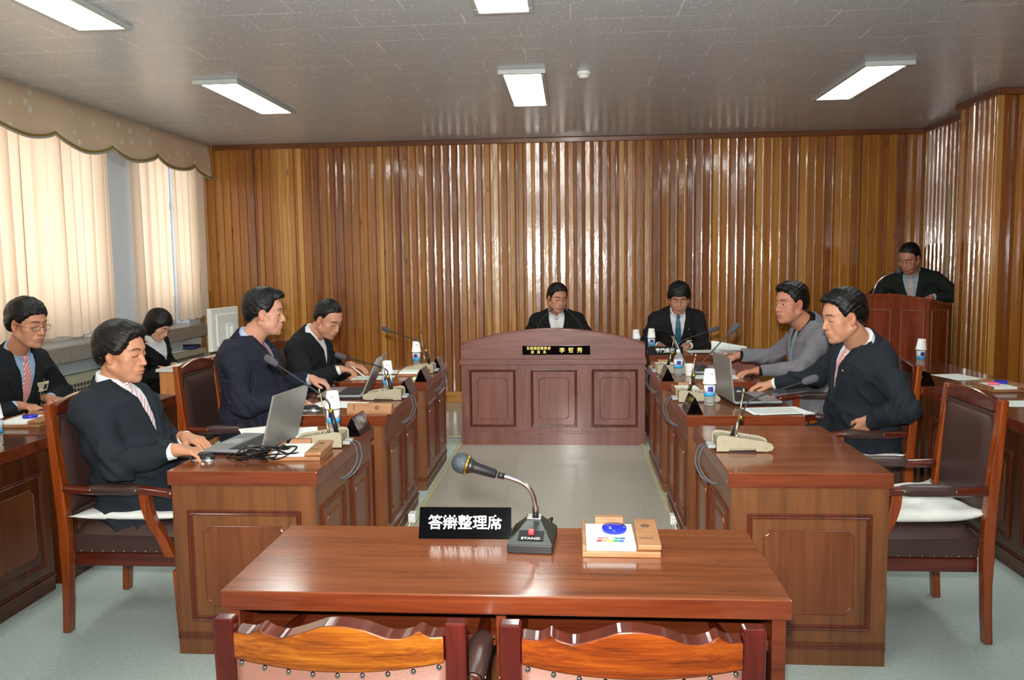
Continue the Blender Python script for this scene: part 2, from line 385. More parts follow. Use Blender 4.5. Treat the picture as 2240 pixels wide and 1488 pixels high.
for i, (y0, y1) in enumerate(WINS):
    w = thing('window_%d' % (i+1), 'sliding window in pale frame behind curtains', 'window', (XL-.18, y0, ZS)); del w['category']; w['kind'] = 'structure'
    L = y1-y0; m = MB()
    m.box(-.03, .03, 0, L, .001, .30); m.box(-.03, .03, 0, L, ZT-ZS-.05, ZT-ZS-.001)
    k = max(2, round(L/.7))
    for j in range(k+1): m.box(-.03, .03, max(0, L*j/k-.025), min(L, L*j/k+.025), .3005, ZT-ZS-.0505)
    m.box(-.03, .03, .026, L-.026, 1.26, 1.34)
    m.build('window_frame', M_ALU, w)
    m = MB(); m.box(-.003, .003, .03, L-.03, .301, ZT-ZS-.05); m.build('window_pane', M_GLASS, w)

# radiator cover under the sill
m = MB(); m.box(XL+.002, -3.99, 3.0, 8.60, .001, .70, .004)
t = NT('radiator_grille'); v = t.coords((1, 1, 1)); br = t.new('ShaderNodeTexBrick'); mp = t.coords((1, 1, 1), rot=(PI/2, 0, PI/2))
rc = thing('radiator_cover', 'beige radiator cover with slotted grille under the window sill', 'radiator cover', (0, 0, 0))
M_RAD = plain('radiator_cover_paint', 'a8a48e', .5)
m.build('cover_panel', M_RAD, rc)
M_SLOT = plain('dark_slot', '3b3a32', .7)
m = MB()
y = 4.0
while y < 8.5:
    if (y % 1.1) > .14:
        for z in (.50, .54, .58, .62): m.box(-3.9895, -3.986, y, y+.028, z, z+.026)
    y += .045
m.build('grille', M_SLOT, rc)
M_DUCT = plain('pale_duct', 'a9b4b8', .5)
m = MB(); m.box(XL+.001, -4.10, 3.0, 8.30, .705, ZS-.132, .01); tag(m.build('duct_box', M_DUCT), 'pale blue grey boxed duct between sill and radiator cover', 'duct')

# valance with scalloped braid edge
def val_prof(y):
    # fall of the lower edge below the ceiling
    per = .80; q = ((y+.10) % per)/per
    s = abs(math.sin(PI*q))**.7
    return .30 + .085*s + .02*math.sin(y*2.1)
t = NT('valance_damask'); v = t.coords((1, 1, 1)); n = t.noise(v, 300, 2); vo = t.new('ShaderNodeTexVoronoi'); vo.inputs['Scale'].default_value = 7.5; t.link(v, vo.inputs['Vector'])
mot = t.ramp(vo.outputs['Distance'], [(.16, srgb('e2dccc')), (.26, srgb('d6bfa2'))])
t.link(mot, t.b.inputs['Base Color']); t.setp(Roughness=.8); t.bump(n, .3, .002); M_VAL = t.m
M_BRAID = plain('gold_braid', '8a7428', .6); M_WPIPE = plain('pale_piping', 'a9aa9e', .7)
vl = thing('valance', 'beige patterned curtain valance with scalloped gold braid edge along the ceiling', 'curtain valance', (0, 0, 0))
def vx(y, z):
    fl = max(0, (y-8.75)/.35)
    return -4.075 + .012*math.sin(y*9)*(H-z)/.4 + .06*fl*(H-z)
Y0v, Y1v = -.5, 9.09
def vstrip(name, f0, f1, mat, off, th=.006, n=420):
    m = MB()
    def fn(u, v):
        y = Y0v+(Y1v-Y0v)*u; a = f0(y); b = f1(y)
        z = H-.002-(a+(b-a)*(v if v <= 1 else 2-v))
        return (vx(y, z)+off, y, z)
    m.grid(lambda u, v: fn(u, v), n, 5)
    o = m.build(name, mat, vl); sd = o.modifiers.new('s', 'SOLIDIFY'); sd.thickness = th; sd.offset = 0; return o
vstrip('valance_cloth', lambda y: 0, lambda y: val_prof(y)-.002, M_VAL, 0)
vstrip('braid', lambda y: val_prof(y)-.034, lambda y: val_prof(y)-.018, M_BRAID, .006)
vstrip('piping', lambda y: val_prof(y)-.014, lambda y: val_prof(y), M_WPIPE, .006)

# curtains
t = NT('curtain_cloth'); v = t.coords((1, 1, 1)); n = t.noise(v, 700, 2)
t.link(t.ramp(t.noise(t.coords((3, 3, .6)), 1.0, 2), [(.3, srgb('cdc4b2')), (.7, srgb('dad2c2'))]), t.b.inputs['Base Color'])
t.setp(Roughness=.85); t.bump(n, .3, .002)
tr = t.new('ShaderNodeBsdfTranslucent'); tr.inputs[0].default_value = srgb('f2cdaa'); mxs = t.new('ShaderNodeMixShader'); mxs.inputs[0].default_value = .52
t.link(t.b.outputs[0], mxs.inputs[1]); t.link(tr.outputs[0], mxs.inputs[2]); t.link(mxs.outputs[0], t.n['Material Output'].inputs[0]); M_CURT = t.m
def curtain(y0, y1, seed, label, slant=0.0):
    rnd = random.Random(seed); k = [(rnd.uniform(.6, 1.3), rnd.uniform(0, 6)) for _ in range(4)]; L = y1-y0; nf = max(4, round(L/.155))
    def fn(u, v):
        a = 2*PI*nf*u; z = 1.012 + (2.88-1.012)*v
        sw = .35*math.sin(a*.27+k[0][1]) + .5*math.sin(a*.13+k[1][1])
        x = -4.145 + (.034+.014*math.sin(a*.21+k[2][1]))*math.sin(a+sw*(1+.7*(1-v))) + .006*math.sin(2.3*a+k[3][1])
        y = y0 + L*u + .014*math.sin(2*a+sw) + slant*(1-v)*(u-.5)*2 + .02*(1-v)*math.sin(a*.2+k[1][1])
        z += (1-v)*.012*math.sin(a*.31)
        return (x, y, z)
    o = MB().grid(fn, nf*14, 24).build('curtain', M_CURT); return tag(o, label, 'curtain', 'curtains on the window wall')
curtain(-1.7, 2.17, 1, 'cream curtain on the window wall nearest to the camera')
curtain(2.2, 4.6, 2, 'sunlit cream curtain at the left edge of the photo behind the staff man')
curtain(4.65, 7.12, 5, 'sunlit cream curtain just left of the pale pier')
curtain(7.545, 8.235, 3, 'narrow cream curtain just right of the pale pier', -.02)
curtain(8.275, 9.085, 4, 'cream curtain in the corner beside the boarded back wall', -.02)

# ceiling lamps
M_LAMP = emis('fluorescent_diffuser', 'f4fbf6', LAMP)
M_LFR = plain('lamp_frame_white', 'b9bdbb', .4)
def lamp_proto():
    r = thing('ceiling_light', '-', 'ceiling light', (0, 0, 0), 0, 'recessed fluorescent ceiling lights')
    m = MB()
    for a in ((-.165, -.135, -.64, .64), (.135, .165, -.64, .64), (-.1349, .1349, -.64, -.605), (-.1349, .1349, .605, .64)): m.box(a[0], a[1], a[2], a[3], -.022, -.0005, .003)
    m.build('lamp_frame', M_LFR, r)
    m = MB(); m.box(-.134, .134, -.604, .604, -.012, -.0005); m.build('lamp_diffuser', M_LAMP, r)
    m = MB(); m.box(-.172, .172, -.672, -.642, -.035, -.0005, .006); m.build('end_cap', M_LFR, r)
    for sx in (-1, 1):
        for sy in (-1, 1): MB().sphere((sx*.150, sy*.54, -.024), .007, (1, 1, .5), 8, 6).build('screw', M_CHROME, r)
    return r
lp = lamp_proto(); first = True
LAMPS = [(-2.61, 6.63, 'lit fluorescent light panel nearest the curtains, farther row'), (-.35, 6.6, 'lit fluorescent light panel in the middle of the ceiling beside the smoke detector'),
         (2.22, 6.68, 'lit fluorescent light panel on the right side of the ceiling'), (-2.66, 4.0, 'lit fluorescent light panel at the top left corner of the photo'),
         (-.36, 3.95, 'lit fluorescent light panel cut by the top edge, at the centre'), (2.24, 4.0, 'lit fluorescent light panel above the right, outside the frame'),
         (-2.66, 1.0, 'lit fluorescent light panel above left, outside the frame'), (-.36, 1.0, 'lit fluorescent light panel right above the camera'), (2.24, 1.0, 'lit fluorescent light panel above right behind the camera')]
for i, (x, y, lb) in enumerate(LAMPS):
    if i == 0: lp.location = (x, y, H); lp['label'] = lb
    else: dup(lp, (x, y, H), 0, lb)
sm = thing('smoke_detector', 'white dome smoke detector on the ceiling', 'smoke detector', (.093, 6.08, H))
m = MB(); m.lathe([(.050, -.0005), (.052, -.010), (.046, -.024)]); m.build('detector_base', M_WHITE, sm)
m = MB(); m.lathe([(.040, -.0245), (.040, -.036), (.028, -.046), (.001, -.049)]); m.build('detector_dome', M_WHITE, sm)
# conduits
m = MB(); m.box(XR-.042, XR-.0145, 8.465, 8.495, .15, 2.285, .004); tag(m.build('conduit', plain('pale_conduit', 'a59a80', .5)), 'pale vertical cable conduit on the right boarded wall', 'conduit')
m = MB(); m.tube([(-4.19, YB-.05, .15), (-4.19, YB-.05, 1.30)], .030, 14); tag(m.build('pipe', plain('beige_pipe', 'b39a78', .5)), 'beige vertical pipe in the corner under the curtain', 'pipe')
# ------------------------------------------------------------------ furniture
def loop_pts(w, h, r=0, seg=5):
    if r <= 0: return [(-w/2, -h/2), (w/2, -h/2), (w/2, h/2), (-w/2, h/2)]
    out = []
    for cx, cy, a0 in ((-w/2, -h/2, 90), (w/2, -h/2, 180), (w/2, h/2, 270), (-w/2, h/2, 0)):
        for k in range(seg+1):
            a = math.radians(a0 - 90*k/seg); out.append((cx+r*math.cos(a), cy+r*math.sin(a)))
    return out
def ring(m, w, h, prof, r=0, cap=None):
    """profile (inset, height) loops on a plane facing -y (local)"""
    loops = []
    for ins, ht in prof:
        loops.append([m._v((u, -ht, v)) for u, v in loop_pts(w-2*ins, h-2*ins, r)])
    n = len(loops[0])
    for a, b in zip(loops, loops[1:]):
        for k in range(n): m._f([a[k], a[(k+1) % n], b[(k+1) % n], b[k]])
    if cap: m._f(loops[-1][::-1])
def panel(parent, x, y, z, rz, w, h, inset=.062, r=.022, mm=None, mp=None):
    m = MB().at((x, y, z), rz)
    ring(m, w, h, [(0, -.002), (0, .006), (.004, .010), (.008, .006), (.012, .006), (.016, .009), (.021, .003), (.021, -.002)])
    m.build('panel_moulding', mm or M_MOLD, parent)
    m = MB().at((x, y, z), rz)
    ring(m, w-2*inset, h-2*inset, [(0, -.002), (.001, .005), (.004, .007), (.007, .003), (.008, .003)], r, True)
    m.build('raised_panel', mp or M_DESKR, parent)
def face_panels(parent, cx, cy, length, rz, z0, z1, n, margin=.06, gap=.10, **k):
    """n framed panels along a face of given length whose outward normal is local -y"""
    w = (length - 2*margin - (n-1)*gap)/n; c, s = math.cos(rz), math.sin(rz)
    for i in range(n):
        u = -length/2 + margin + w/2 + i*(w+gap)
        panel(parent, cx+u*c, cy+u*s, (z0+z1)/2, rz, w, z1-z0, **k)
def desk(name, label, cat, x0, x1, y0, y1, open_side, h=.76, th=.058, group=None, np_=None, topm=None, bodym=None, far=False):
    w, d = x1-x0, y1-y0; cx, cy = (x0+x1)/2, (y0+y1)/2
    t = thing(name, label, cat, (cx, cy, 0), 0, group)
    ov = .012
    m = MB(); m.box(-w/2, w/2, -d/2, d/2, h-th, h, .004); side_faces(m.build('desk_top', [topm or M_TOP, M_EDGE], t))
    W2, D2 = w/2-ov, d/2-ov; tk = .03; hz = h-th-.001
    sides = {'-y': (0, -D2, 2*W2, 0), '+x': (W2, 0, 2*D2, PI/2), '+y': (0, D2, 2*W2, PI), '-x': (-W2, 0, 2*D2, -PI/2)}
    for k, (px, py, L, rz) in sides.items():
        if k == open_side: continue
        m = MB().at((px, py, 0), rz); e = 0 if k in ('-y', '+y') else tk+.0005
        m.box(-L/2+e, L/2-e, 0, tk, .001, hz); m.build('side_panel' if L < 2*W2+1e-6 else 'front_panel', bodym or M_DESK, t)
        m = MB().at((px, py, 0), rz); m.box(-L/2, L/2, -.008, -.0005, .068, .080, .002); m.box(-L/2, L/2, -.005, -.0005, .088, .094, .002); m.build('base_moulding', M_MOLD, t)
        n = (np_ or {}).get(k, max(1, round(L/.52)))
        face_panels(t, px, py, L, rz, .142, .60, n)
    # kneehole: drawer rail under the top on the open side
    px, py, L, rz = sides[open_side]
    m = MB().at((px, py, 0), rz); e = tk+.0005
    m.box(-L/2+e, L/2-e, .015, .035, hz-.09, hz); m.build('drawer_rail', bodym or M_DESK, t)
    return t
DW, DD = .61, .912
RX, LXi = .589, -1.0
desk('councillor_desk', 'cherry desk nearest right, bare except for a beige microphone unit', 'desk', RX, RX+DW, 3.09, 3.09+DD, '+x', np_={'-x': 2})
desk('councillor_desk', 'cherry desk of the navy-suited man on the right, with open laptop', 'desk', RX, RX+DW, 4.26, 4.26+DD, '+x', np_={'-x': 2})
desk('councillor_desk', 'cherry desk of the grey-suited man, third back on the right', 'desk', RX, RX+DW, 5.48, 5.48+DD, '+x', np_={'-x': 2})
desk('councillor_desk', 'cherry desk nearest left under the tangled black cable', 'desk', LXi-DW, LXi, 3.065, 3.065+DD, '-x', np_={'+x': 2})
desk('councillor_desk', 'cherry desk of the pinstriped man, second back on the left', 'desk', LXi-DW, LXi, 4.26, 4.26+DD, '-x', np_={'+x': 2})
desk('councillor_desk', 'cherry desk of the writing man, farthest on the left', 'desk', LXi-DW, LXi, 5.48, 5.48+DD, '-x', np_={'+x': 2})
desk('staff_desk', 'long dark desk at the left edge of the photo with water bottle', 'desk', -3.12, -2.525, 1.9, 3.715, '-x', np_={'+x': 3, '+y': 1}, topm=M_TOPD, bodym=M_DESKD)
desk('staff_desk', 'long dark desk on the left in front of the staff man with glasses', 'desk', -3.12, -2.515, 3.755, 5.00, '-x', np_={'+x': 2, '+y': 1}, topm=M_TOPD, bodym=M_DESKD)
desk('staff_desk', 'long dark desk at the right edge behind the empty chair', 'desk', 2.18, 2.86, 3.05, 5.20, '+x', np_={'-x': 4, '-y': 1}, topm=M_TOPD, bodym=M_DESKD)
desk('staff_desk', 'dark desk behind the navy-suited man carrying a bottle under a paper cup', 'desk', 2.18, 2.86, 5.24, 6.55, '+x', np_={'-x': 2, '-y': 1}, topm=M_TOPD, bodym=M_DESKD)
desk('expert_desk', 'reddish desk beside the podium where the man with badge sits', 'desk', .66, 1.62, 7.08, 7.85, '+y', np_={'-y': 2}, topm=M_TOP, bodym=M_POD)

# podium of the chairman
pd = thing('chairman_podium', 'wide mahogany podium with arched top and three framed panels', 'podium', (-.173, 6.93, 0))
hw = .785
m = MB(); m.box(-hw, hw, 0, .03, .001, .70); m.build('front_panel', M_POD, pd)
for s in (-1, 1):
    m = MB(); m.box(min(s*hw, s*(hw-.03)), max(s*hw, s*(hw-.03)), .0305, .62, .001, .70); m.build('side_panel', M_POD, pd)
    panel(pd, s*hw, .33, .41, s*PI/2, .42, .50)
m = MB(); m.box(-hw-.012, hw+.012, -.014, .66, .7005, .745, .005); m.build('ledge', M_PODX, pd)
m = MB(); pts = [(-hw+.0, .7455)] + [(hw, .7455)]
for k in range(25):
    u = 1-2*k/24; pts.append((hw*u, .872 + .125*(1-abs(u)**1.9)))
m.prism(pts, .0, .035, 'XZ'); m.box(-hw-.004, hw+.004, -.006, -.0005, .7455, .762, .002); m.build('arched_screen', M_PODX, pd)
m = MB()
pp = [(hw*(1-2*k/24), .872 + .125*(1-abs(1-2*k/24)**1.9)) for k in range(25)]
m.tube([(x, .017, z+.004) for x, z in pp], .014, 8); m.build('rounded_cap', M_PODX, pd)
m = MB(); m.box(-hw-.006, hw+.006, -.009, -.0005, .001, .105, .002); m.box(-hw-.008, hw+.008, -.014, -.0005, .1055, .118, .003); m.build('plinth', M_POD, pd)
for x0, x1 in ((-.716, -.316), (-.186, .209), (.334, .725)): panel(pd, (x0+x1)/2, -.0003, .41, 0, x1-x0, .50, inset=.068, r=.018, mp=M_POD)

# witness table
wt = thing('witness_table', 'red-brown table in the foreground with open shelf, black name plate on it', 'table', (-.184, 2.19, 0))
hw, y0, y1, z = .706, -.262, .262, .75
m = MB(); m.box(-hw, hw, y0, y1, z-.050, z, .004); side_faces(m.build('table_top', [M_TOP, M_EDGE], wt))
for s in (-1, 1):
    m = MB(); m.box(min(s*(hw-.012), s*(hw-.045)), max(s*(hw-.012), s*(hw-.045)), y0+.012, y1-.012, .001, z-.051); m.build('side_panel', M_EDGE, wt)
m = MB(); m.box(-hw+.046, hw-.046, y1-.040, y1-.014, .03, z-.051); m.build('modesty_panel', M_DESK, wt)
m = MB(); m.box(-.012, .012, y0+.05, y1-.041, .02, z-.051); m.build('centre_divider', M_EDGE, wt)
for s in (-1, 1):
    m = MB(); m.box(min(s*.0125, s*(hw-.046)), max(s*.0125, s*(hw-.046)), y0+.035, y1-.041, .605, .632, .002); m.build('shelf', M_EDGE, wt)

# ---- chairs: local +x is the way the sitter faces, origin on the floor between the rear legs
def chair(name, label, style, loc, rz, cushion=None, group=None):
    t = thing(name, label, 'chair', loc, rz, group)
    wy = .235 if style == 'arch' else .240; pw = .022
    topz = 1.00 if style == 'arch' else .845
    frame = M_CHAIR if style == 'arch' else M_POST
    lean = lambda z: -.012*max(0, z-.45)/.5 - .022*max(0, (z-.5)/.5)**1.3 - (.012*((.35-z)/.35)**2 if z < .35 else 0)
    for s in (-1, 1):
        m = MB(); pts = []
        zs = [0.001, .12, .25, .36, .48, .60, .72, .84, .92, topz]; zs = [q for q in zs if q <= topz]
        wd = lambda z: .030 if z < .3 else (.040 if z < .7 else .040-.010*(z-.7)/.3)
        for q in zs: pts.append((lean(q)+wd(q)*.5+.004*math.sin(q*5), q))
        for q in reversed(zs): pts.append((lean(q)-wd(q)*.5-.002, q))
        m.prism(pts, s*wy-pw, s*wy+pw, 'XZ')
        o = m.build('rear_leg_post', frame, t)
        b = o.modifiers.new('b', 'BEVEL'); b.width = .005; b.segments = 2; b.angle_limit = .8
    iw = wy-pw-.001
    if style == 'arch':
        # arched crest rail
        m = MB(); n = 15; pts = [(iw-2*iw*k/(n-1), topz-.012+.028*(1-(1-2*k/(n-1))**2)) for k in range(n)]
        pts = [(-iw, topz-.054), (iw, topz-.054)] + pts
        m.prism(pts, lean(.97)-.020, lean(.97)+.016, 'YZ'); o = m.build('crest_rail', M_CHAIRX, t)
        b = o.modifiers.new('b', 'BEVEL'); b.width = .006; b.segments = 2; b.angle_limit = .7
        z0, z1 = .50, topz-.056
        def fn(u, v):
            y = -iw+2*iw*u; z = z0+(z1-z0)*v; e = min(1, min(u, 1-u)*9)*min(1, min(v, 1-v)*9)
            return (lean(z)-.004+.030*e**.5, y, z)
        m = MB().grid(fn, 21, 21); m.box(-.028+lean(.7), -.004+lean(.7), -iw, iw, z0, z1, .004); m.build('back_pad', M_LEATH, t)
        m = MB()
        for k in range(17):
            y = -iw+.012+(2*iw-.024)*k/16; m.sphere((lean(z1)+.004, y, z1-.004), .0045, (.6, 1, 1), 6, 5)
        m.build('nail_row', M_NAIL, t)
        m = MB()
        for s in (-1, 1):
            for k in range(22):
                z = z0+.01+(z1-z0-.02)*k/21; m.sphere((lean(z)+.004, s*(iw-.004), z), .0042, (.6, 1, 1), 6, 5)
        m.build('side_nail_row', M_NAIL, t)
    else:
        CRM = M_CREST if loc[0] < -.2 else M_CREST2
        m = MB(); key = [(0, .002), (.06, .002), (.10, .011), (.116, .018), (.14, .007), (.2, .001), (.26, .003), (.36, .020), (.45, .027), (.5, .028), (.56, .026), (.66, .010), (.74, -.001), (.77, -.002), (.82, .003), (.845, .007), (.862, .016), (.885, .007), (.92, .0), (1, .002)]
        us = [k/64 for k in range(65)]; zt = lambda u: .835-.018+float(np.mean([np.interp(u+d_, [q[0] for q in key], [q[1] for q in key]) for d_ in (-.006, 0, .006)]))
        zb = lambda u: .764-.016*(1-(2*u-1)**2)
        pts = [(-iw+2*iw*u, zt(u)) for u in us] + [(-iw+2*iw*u, zb(u)) for u in reversed(us)]
        cu = lambda y: -.018*(1-(y/iw)**2)
        N = len(us); xa, xb = lean(.83)-.022, lean(.83)+.026
        V = [[m._v((x+cu(-iw+2*iw*u), -iw+2*iw*u, zz)) for (x, zz) in ((xa, zb(u)), (xa, zt(u)), (xb, zt(u)), (xb, zb(u)))] for u in us]
        for i in range(N-1):
            for k in range(4):
                m.mi = 0 if k in (0, 2) else 1
                m._f([V[i][k], V[i+1][k], V[i+1][(k+1) % 4], V[i][(k+1) % 4]])
        m._f(V[0]); m._f(V[-1][::-1])
        o = m.build('crest_rail', [CRM, M_CHAIRX], t, label='crest rail of bright orange figured wood with scrolled top edge')
        b = o.modifiers.new('b', 'BEVEL'); b.width = .003; b.segments = 2; b.angle_limit = .9
        m = MB(); z0 = .46
        m.grid(lambda u, v: (lean(.7)-.016+cu(-iw+2*iw*u), -iw+2*iw*u, z0+(zb(u)-.0005-z0)*v), 25, 3)
        m.grid(lambda u, v: (lean(.7)+.018+.012*min(1, min(u, 1-u)*9)+cu(-iw+2*iw*u), -iw+2*iw*u, z0+(zb(u)-.0005-z0)*v), 25, 3)
        o = m.build('back_pad', M_LEATHP, t); sd = o.modifiers.new('s', 'SOLIDIFY'); sd.thickness = .004; sd.offset = 0
        for k in range(9):
            y = -iw+.012+(2*iw-.024)*k/8; u = (y+iw)/(2*iw)
            MB().sphere((lean(.7)-.0205+cu(y), y, zb(u)-.012), .0060, (.7, 1, 1), 12, 8).build('stud', M_STUD, t)
    # seat
    m = MB()
    def sf(u, v):
        x = .02+.495*u; y = -iw+2*iw*v; e = min(1, min(u, 1-u)*10)*min(1, min(v, 1-v)*10)
        return (x, y*(1+.10*u), .425+.050*e**.4)
    m.grid(sf, 21, 21)
    m.at((0, 0, 0)); m.box(.02, .515, -iw, iw, .343, .43, .008); m.build('seat', M_LEATH, t)
    m = MB(); m.box(.022, .520, -iw+.001, iw-.001, .285, .342, .004); m.build('seat_rail', M_CHAIRX, t)
    for s in (-1, 1):
        m = MB()
        for k in range(10): m.sphere((.05+k*.048, s*(iw+.002), .352), .0050, (1, .6, 1), 6, 5)
        m.build('nail_row', M_NAIL, t)
        m = MB(); m.prism([(.488, .001), (.518, .001), (.525, .284), (.475, .284)], s*wy-.020, s*wy+.020, 'XZ'); m.build('front_leg', frame, t)
        m = MB(); m.tube(bez([(-.002, s*wy, .632), (.12, s*(wy+.008), .628), (.25, s*(wy+.012), .632), (.36, s*(wy+.010), .630), (.495, s*(wy+.004), .612)], 5), [.0205]*21, 10)
        m.build('armrest', M_CHAIRX, t)
        m = MB()
        def af(u, v, s=s):
            a = 2*PI*u; k = 1-.25*abs(2*v-1)**6
            return (.135+.215*v, s*(wy+.011)+.030*k*math.cos(a), .634+.026*k*math.sin(a))
        m.grid(af, 16, 13, True, True); m.sphere((.134, s*(wy+.011), .634), .021, (.25, 1, .85)); m.sphere((.351, s*(wy+.011), .634), .021, (.25, 1, .85)); m.build('arm_pad', M_LEATH, t)
        m = MB()
        for x in (.143, .342):
            m.sphere((x, s*(wy+.011)+s*.028, .636), .0052, (1, .6, 1), 8, 6)
        m.build('arm_nails', M_NAIL, t)
        m = MB(); P = bez([(.365, 0, .615), (.372, 0, .56), (.395, 0, .49), (.435, 0, .42), (.468, 0, .345)], 6)
        pts = [(p.x-.021, p.z) for p in P] + [(p.x+.021, p.z) for p in reversed(P)]
        m.prism(pts, s*(wy+.006)-.016, s*(wy+.006)+.016, 'XZ'); m.build('arm_support', frame, t)
    return t
CH = []
CG = 'leather councillor armchairs'
chair('councillor_armchair', 'brown leather armchair under the man with the striped pink tie, nearest left', 'arch', (-2.17, 3.49, 0), 0, group=CG)
chair('councillor_armchair', 'brown leather armchair of the pinstriped man, second on the left', 'arch', (-2.235, 4.74, 0), 0, group=CG)
chair('councillor_armchair', 'brown leather armchair behind the man writing with a white pen', 'arch', (-2.20, 5.96, 0), 0, group=CG)
chair('councillor_armchair', 'empty brown leather armchair with white cushion, nearest right', 'arch', (1.66, 3.56, 0), PI, group=CG)
chair('councillor_armchair', 'brown leather armchair under the navy-suited man on the right', 'arch', (1.785, 4.66, 0), PI, group=CG)
chair('councillor_armchair', 'dark leather armchair behind the grey-suited man', 'arch', (1.90, 5.92, 0), PI, group=CG)
chair('office_armchair', 'dark chair back just visible at the right edge beyond the long desk', 'arch', (3.42, 5.35, -.12), PI+.15)
WG = 'witness chairs in the foreground'
chair('witness_chair', 'scroll-topped chair at the bottom left of centre, seen from behind', 'ogee', (-.478, 1.60, 0), PI/2, group=WG)
chair('witness_chair', 'scroll-topped chair at the bottom right of centre, seen from behind', 'ogee', (.112, 1.60, 0), PI/2, group=WG)
# chair behind the podium, the expert desk, staff chair, woman's chair
def swivel(label, loc, rz):
    t = thing('office_chair', label, 'chair', loc, rz)
    m = MB(); m.grid(lambda u, v: (-.22+.46*u, -.24+.48*v, .44+.05*min(1, min(u, 1-u)*8)**.5*min(1, min(v, 1-v)*8)**.5), 15, 15); m.box(-.22, .24, -.24, .24, .40, .445, .01); m.build('seat', M_LEATH, t)
    m = MB(); m.box(-.30, -.235, -.22, .22, .50, .86, .03); m.build('backrest', M_LEATH, t)
    m = MB(); m.tube([(-.26, 0, .42), (-.28, 0, .55)], .02); m.tube([(0, 0, .08), (0, 0, .40)], .025); m.build('column', M_BLACK, t)
    for k in range(5):
        a = 2*PI*k/5; m = MB(); m.tube([(0, 0, .09), (.26*math.cos(a), .26*math.sin(a), .055)], [.02, .013]); m.sphere((.26*math.cos(a), .26*math.sin(a), .026), .025); m.build('leg', M_BLACK, t)
    return t
swivel('black office chair under the chairman behind the podium', (-.13, 7.82, 0), -PI/2)
swivel('black office chair under the man with badge at the expert desk', (1.0, 8.15, 0), -PI/2)
swivel('black office chair under the staff man with glasses', (-3.50, 4.50, 0), 0)
swivel('black office chair under the woman by the window', (-3.66, 6.92, 0), 0)

# white seat cushions
M_CUSH = cloth('white_cushion', 'eef0ea', .8, 300, .3)
def cushion(label, loc, rz, sx=.24, sy=.235, th=.035, seed=1, ear=.02):
    m = MB()
    def f(sg):
        def fn(u, v):
            a, b = 2*u-1, 2*v-1; e = max(0, (1-a**4)*(1-b**4))**.5; k = 1+.10*(abs(a)*abs(b))**3
            wr = .004*math.sin(9*a+3*b+seed)+.003*math.sin(14*b-6*a)
            up = ear*(abs(a)*abs(b))**4
            return (sx*a*k, sy*b*k, th*.5+(sg*th*.5+ (wr if sg > 0 else 0))*e + up)
        return fn
    m.grid(f(1), 25, 25); m.grid(f(-1), 25, 25)
    bmesh.ops.remove_doubles(m.bm, verts=m.bm.verts[:], dist=.0004)
    o = m.build('seat_cushion', M_CUSH, None, loc, rz); tag(o, label, 'cushion', 'white seat cushions'); return o
cushion('white cushion under the man nearest left', (-1.905, 3.49, .478), .03, seed=2, th=.055, sx=.225, sy=.225, ear=.01)
cushion('puffy white cushion on the empty armchair nearest right', (1.41, 3.56, .478), .06, sx=.235, sy=.232, th=.075, ear=.035)
cushion('white cushion under the navy-suited man on the right', (1.54, 4.66, .478), -.05, seed=5, ear=.03, sx=.23, sy=.228, th=.045)
cushion('white cushion under the grey-suited man', (1.63, 5.92, .478), .0, seed=3, ear=.02)
cushion('white cushion under the pinstriped man', (-1.95, 4.74, .478), 0, seed=7, ear=.0, th=.03)

# lectern
lt = thing('lectern', 'tall reddish wooden lectern in front of the standing man in the corner', 'lectern', (2.95, 7.75, 0))
A, B, C, D, E_, F_ = (-.36, -.13), (-.03, -.15), (.145, -.42), (.46, -.10), (.26, .27), (-.20, .27)
foot = [A, B, C, D, E_, F_]
def ztop(p):  # top falls away towards the speaker
    k = {A: 1.255, B: 1.25, C: 1.215, D: 1.15, E_: 1.13, F_: 1.16}; return k[p]
def lect_face(p, q, nm='face_panel'):
    m = MB(); P, Q = Vector((*p, 0)), Vector((*q, 0)); n = (Q-P).normalized().cross(Vector((0, 0, 1)))
    a = [P, Q, Q-n*.025, P-n*.025]
    lo = [m._v((v.x, v.y, .001)) for v in a]; hi = [m._v((a[0].x, a[0].y, ztop(p)-.03)), m._v((a[1].x, a[1].y, ztop(q)-.03)), m._v((a[2].x, a[2].y, ztop(q)-.03)), m._v((a[3].x, a[3].y, ztop(p)-.03))]
    for i in range(4): m._f([lo[i], lo[(i+1) % 4], hi[(i+1) % 4], hi[i]])
    m._f(lo[::-1]); m._f(hi); o = m.build(nm, M_LECT, lt)
    L = (Q-P).length; c = (P+Q)/2; m = MB().at((c.x+n.x*.0005, c.y+n.y*.0005, .62), math.atan2((Q-P).y, (Q-P).x))
    ring(m, L-.09, .98, [(0, -.002), (.002, .006), (.006, .008), (.010, .003), (.010, -.001)]); m.build('bead_moulding', plain('pale_bead', '8a5a44', .3), o)
for p, q in ((A, B), (B, C), (C, D), (F_, A)): lect_face(p, q)
m = MB(); vv = []
for p in foot:
    k = 1.04; vv.append((p[0]*k, p[1]*k, ztop(p)))
lo = [m._v((a, b, c-.03)) for a, b, c in vv]; hi = [m._v(v) for v in vv]; n = len(vv)
for i in range(n): m._f([lo[i], lo[(i+1) % n], hi[(i+1) % n], hi[i]])
m._f(lo[::-1]); m._f(hi); m.build('slanted_top', M_LECT, lt)

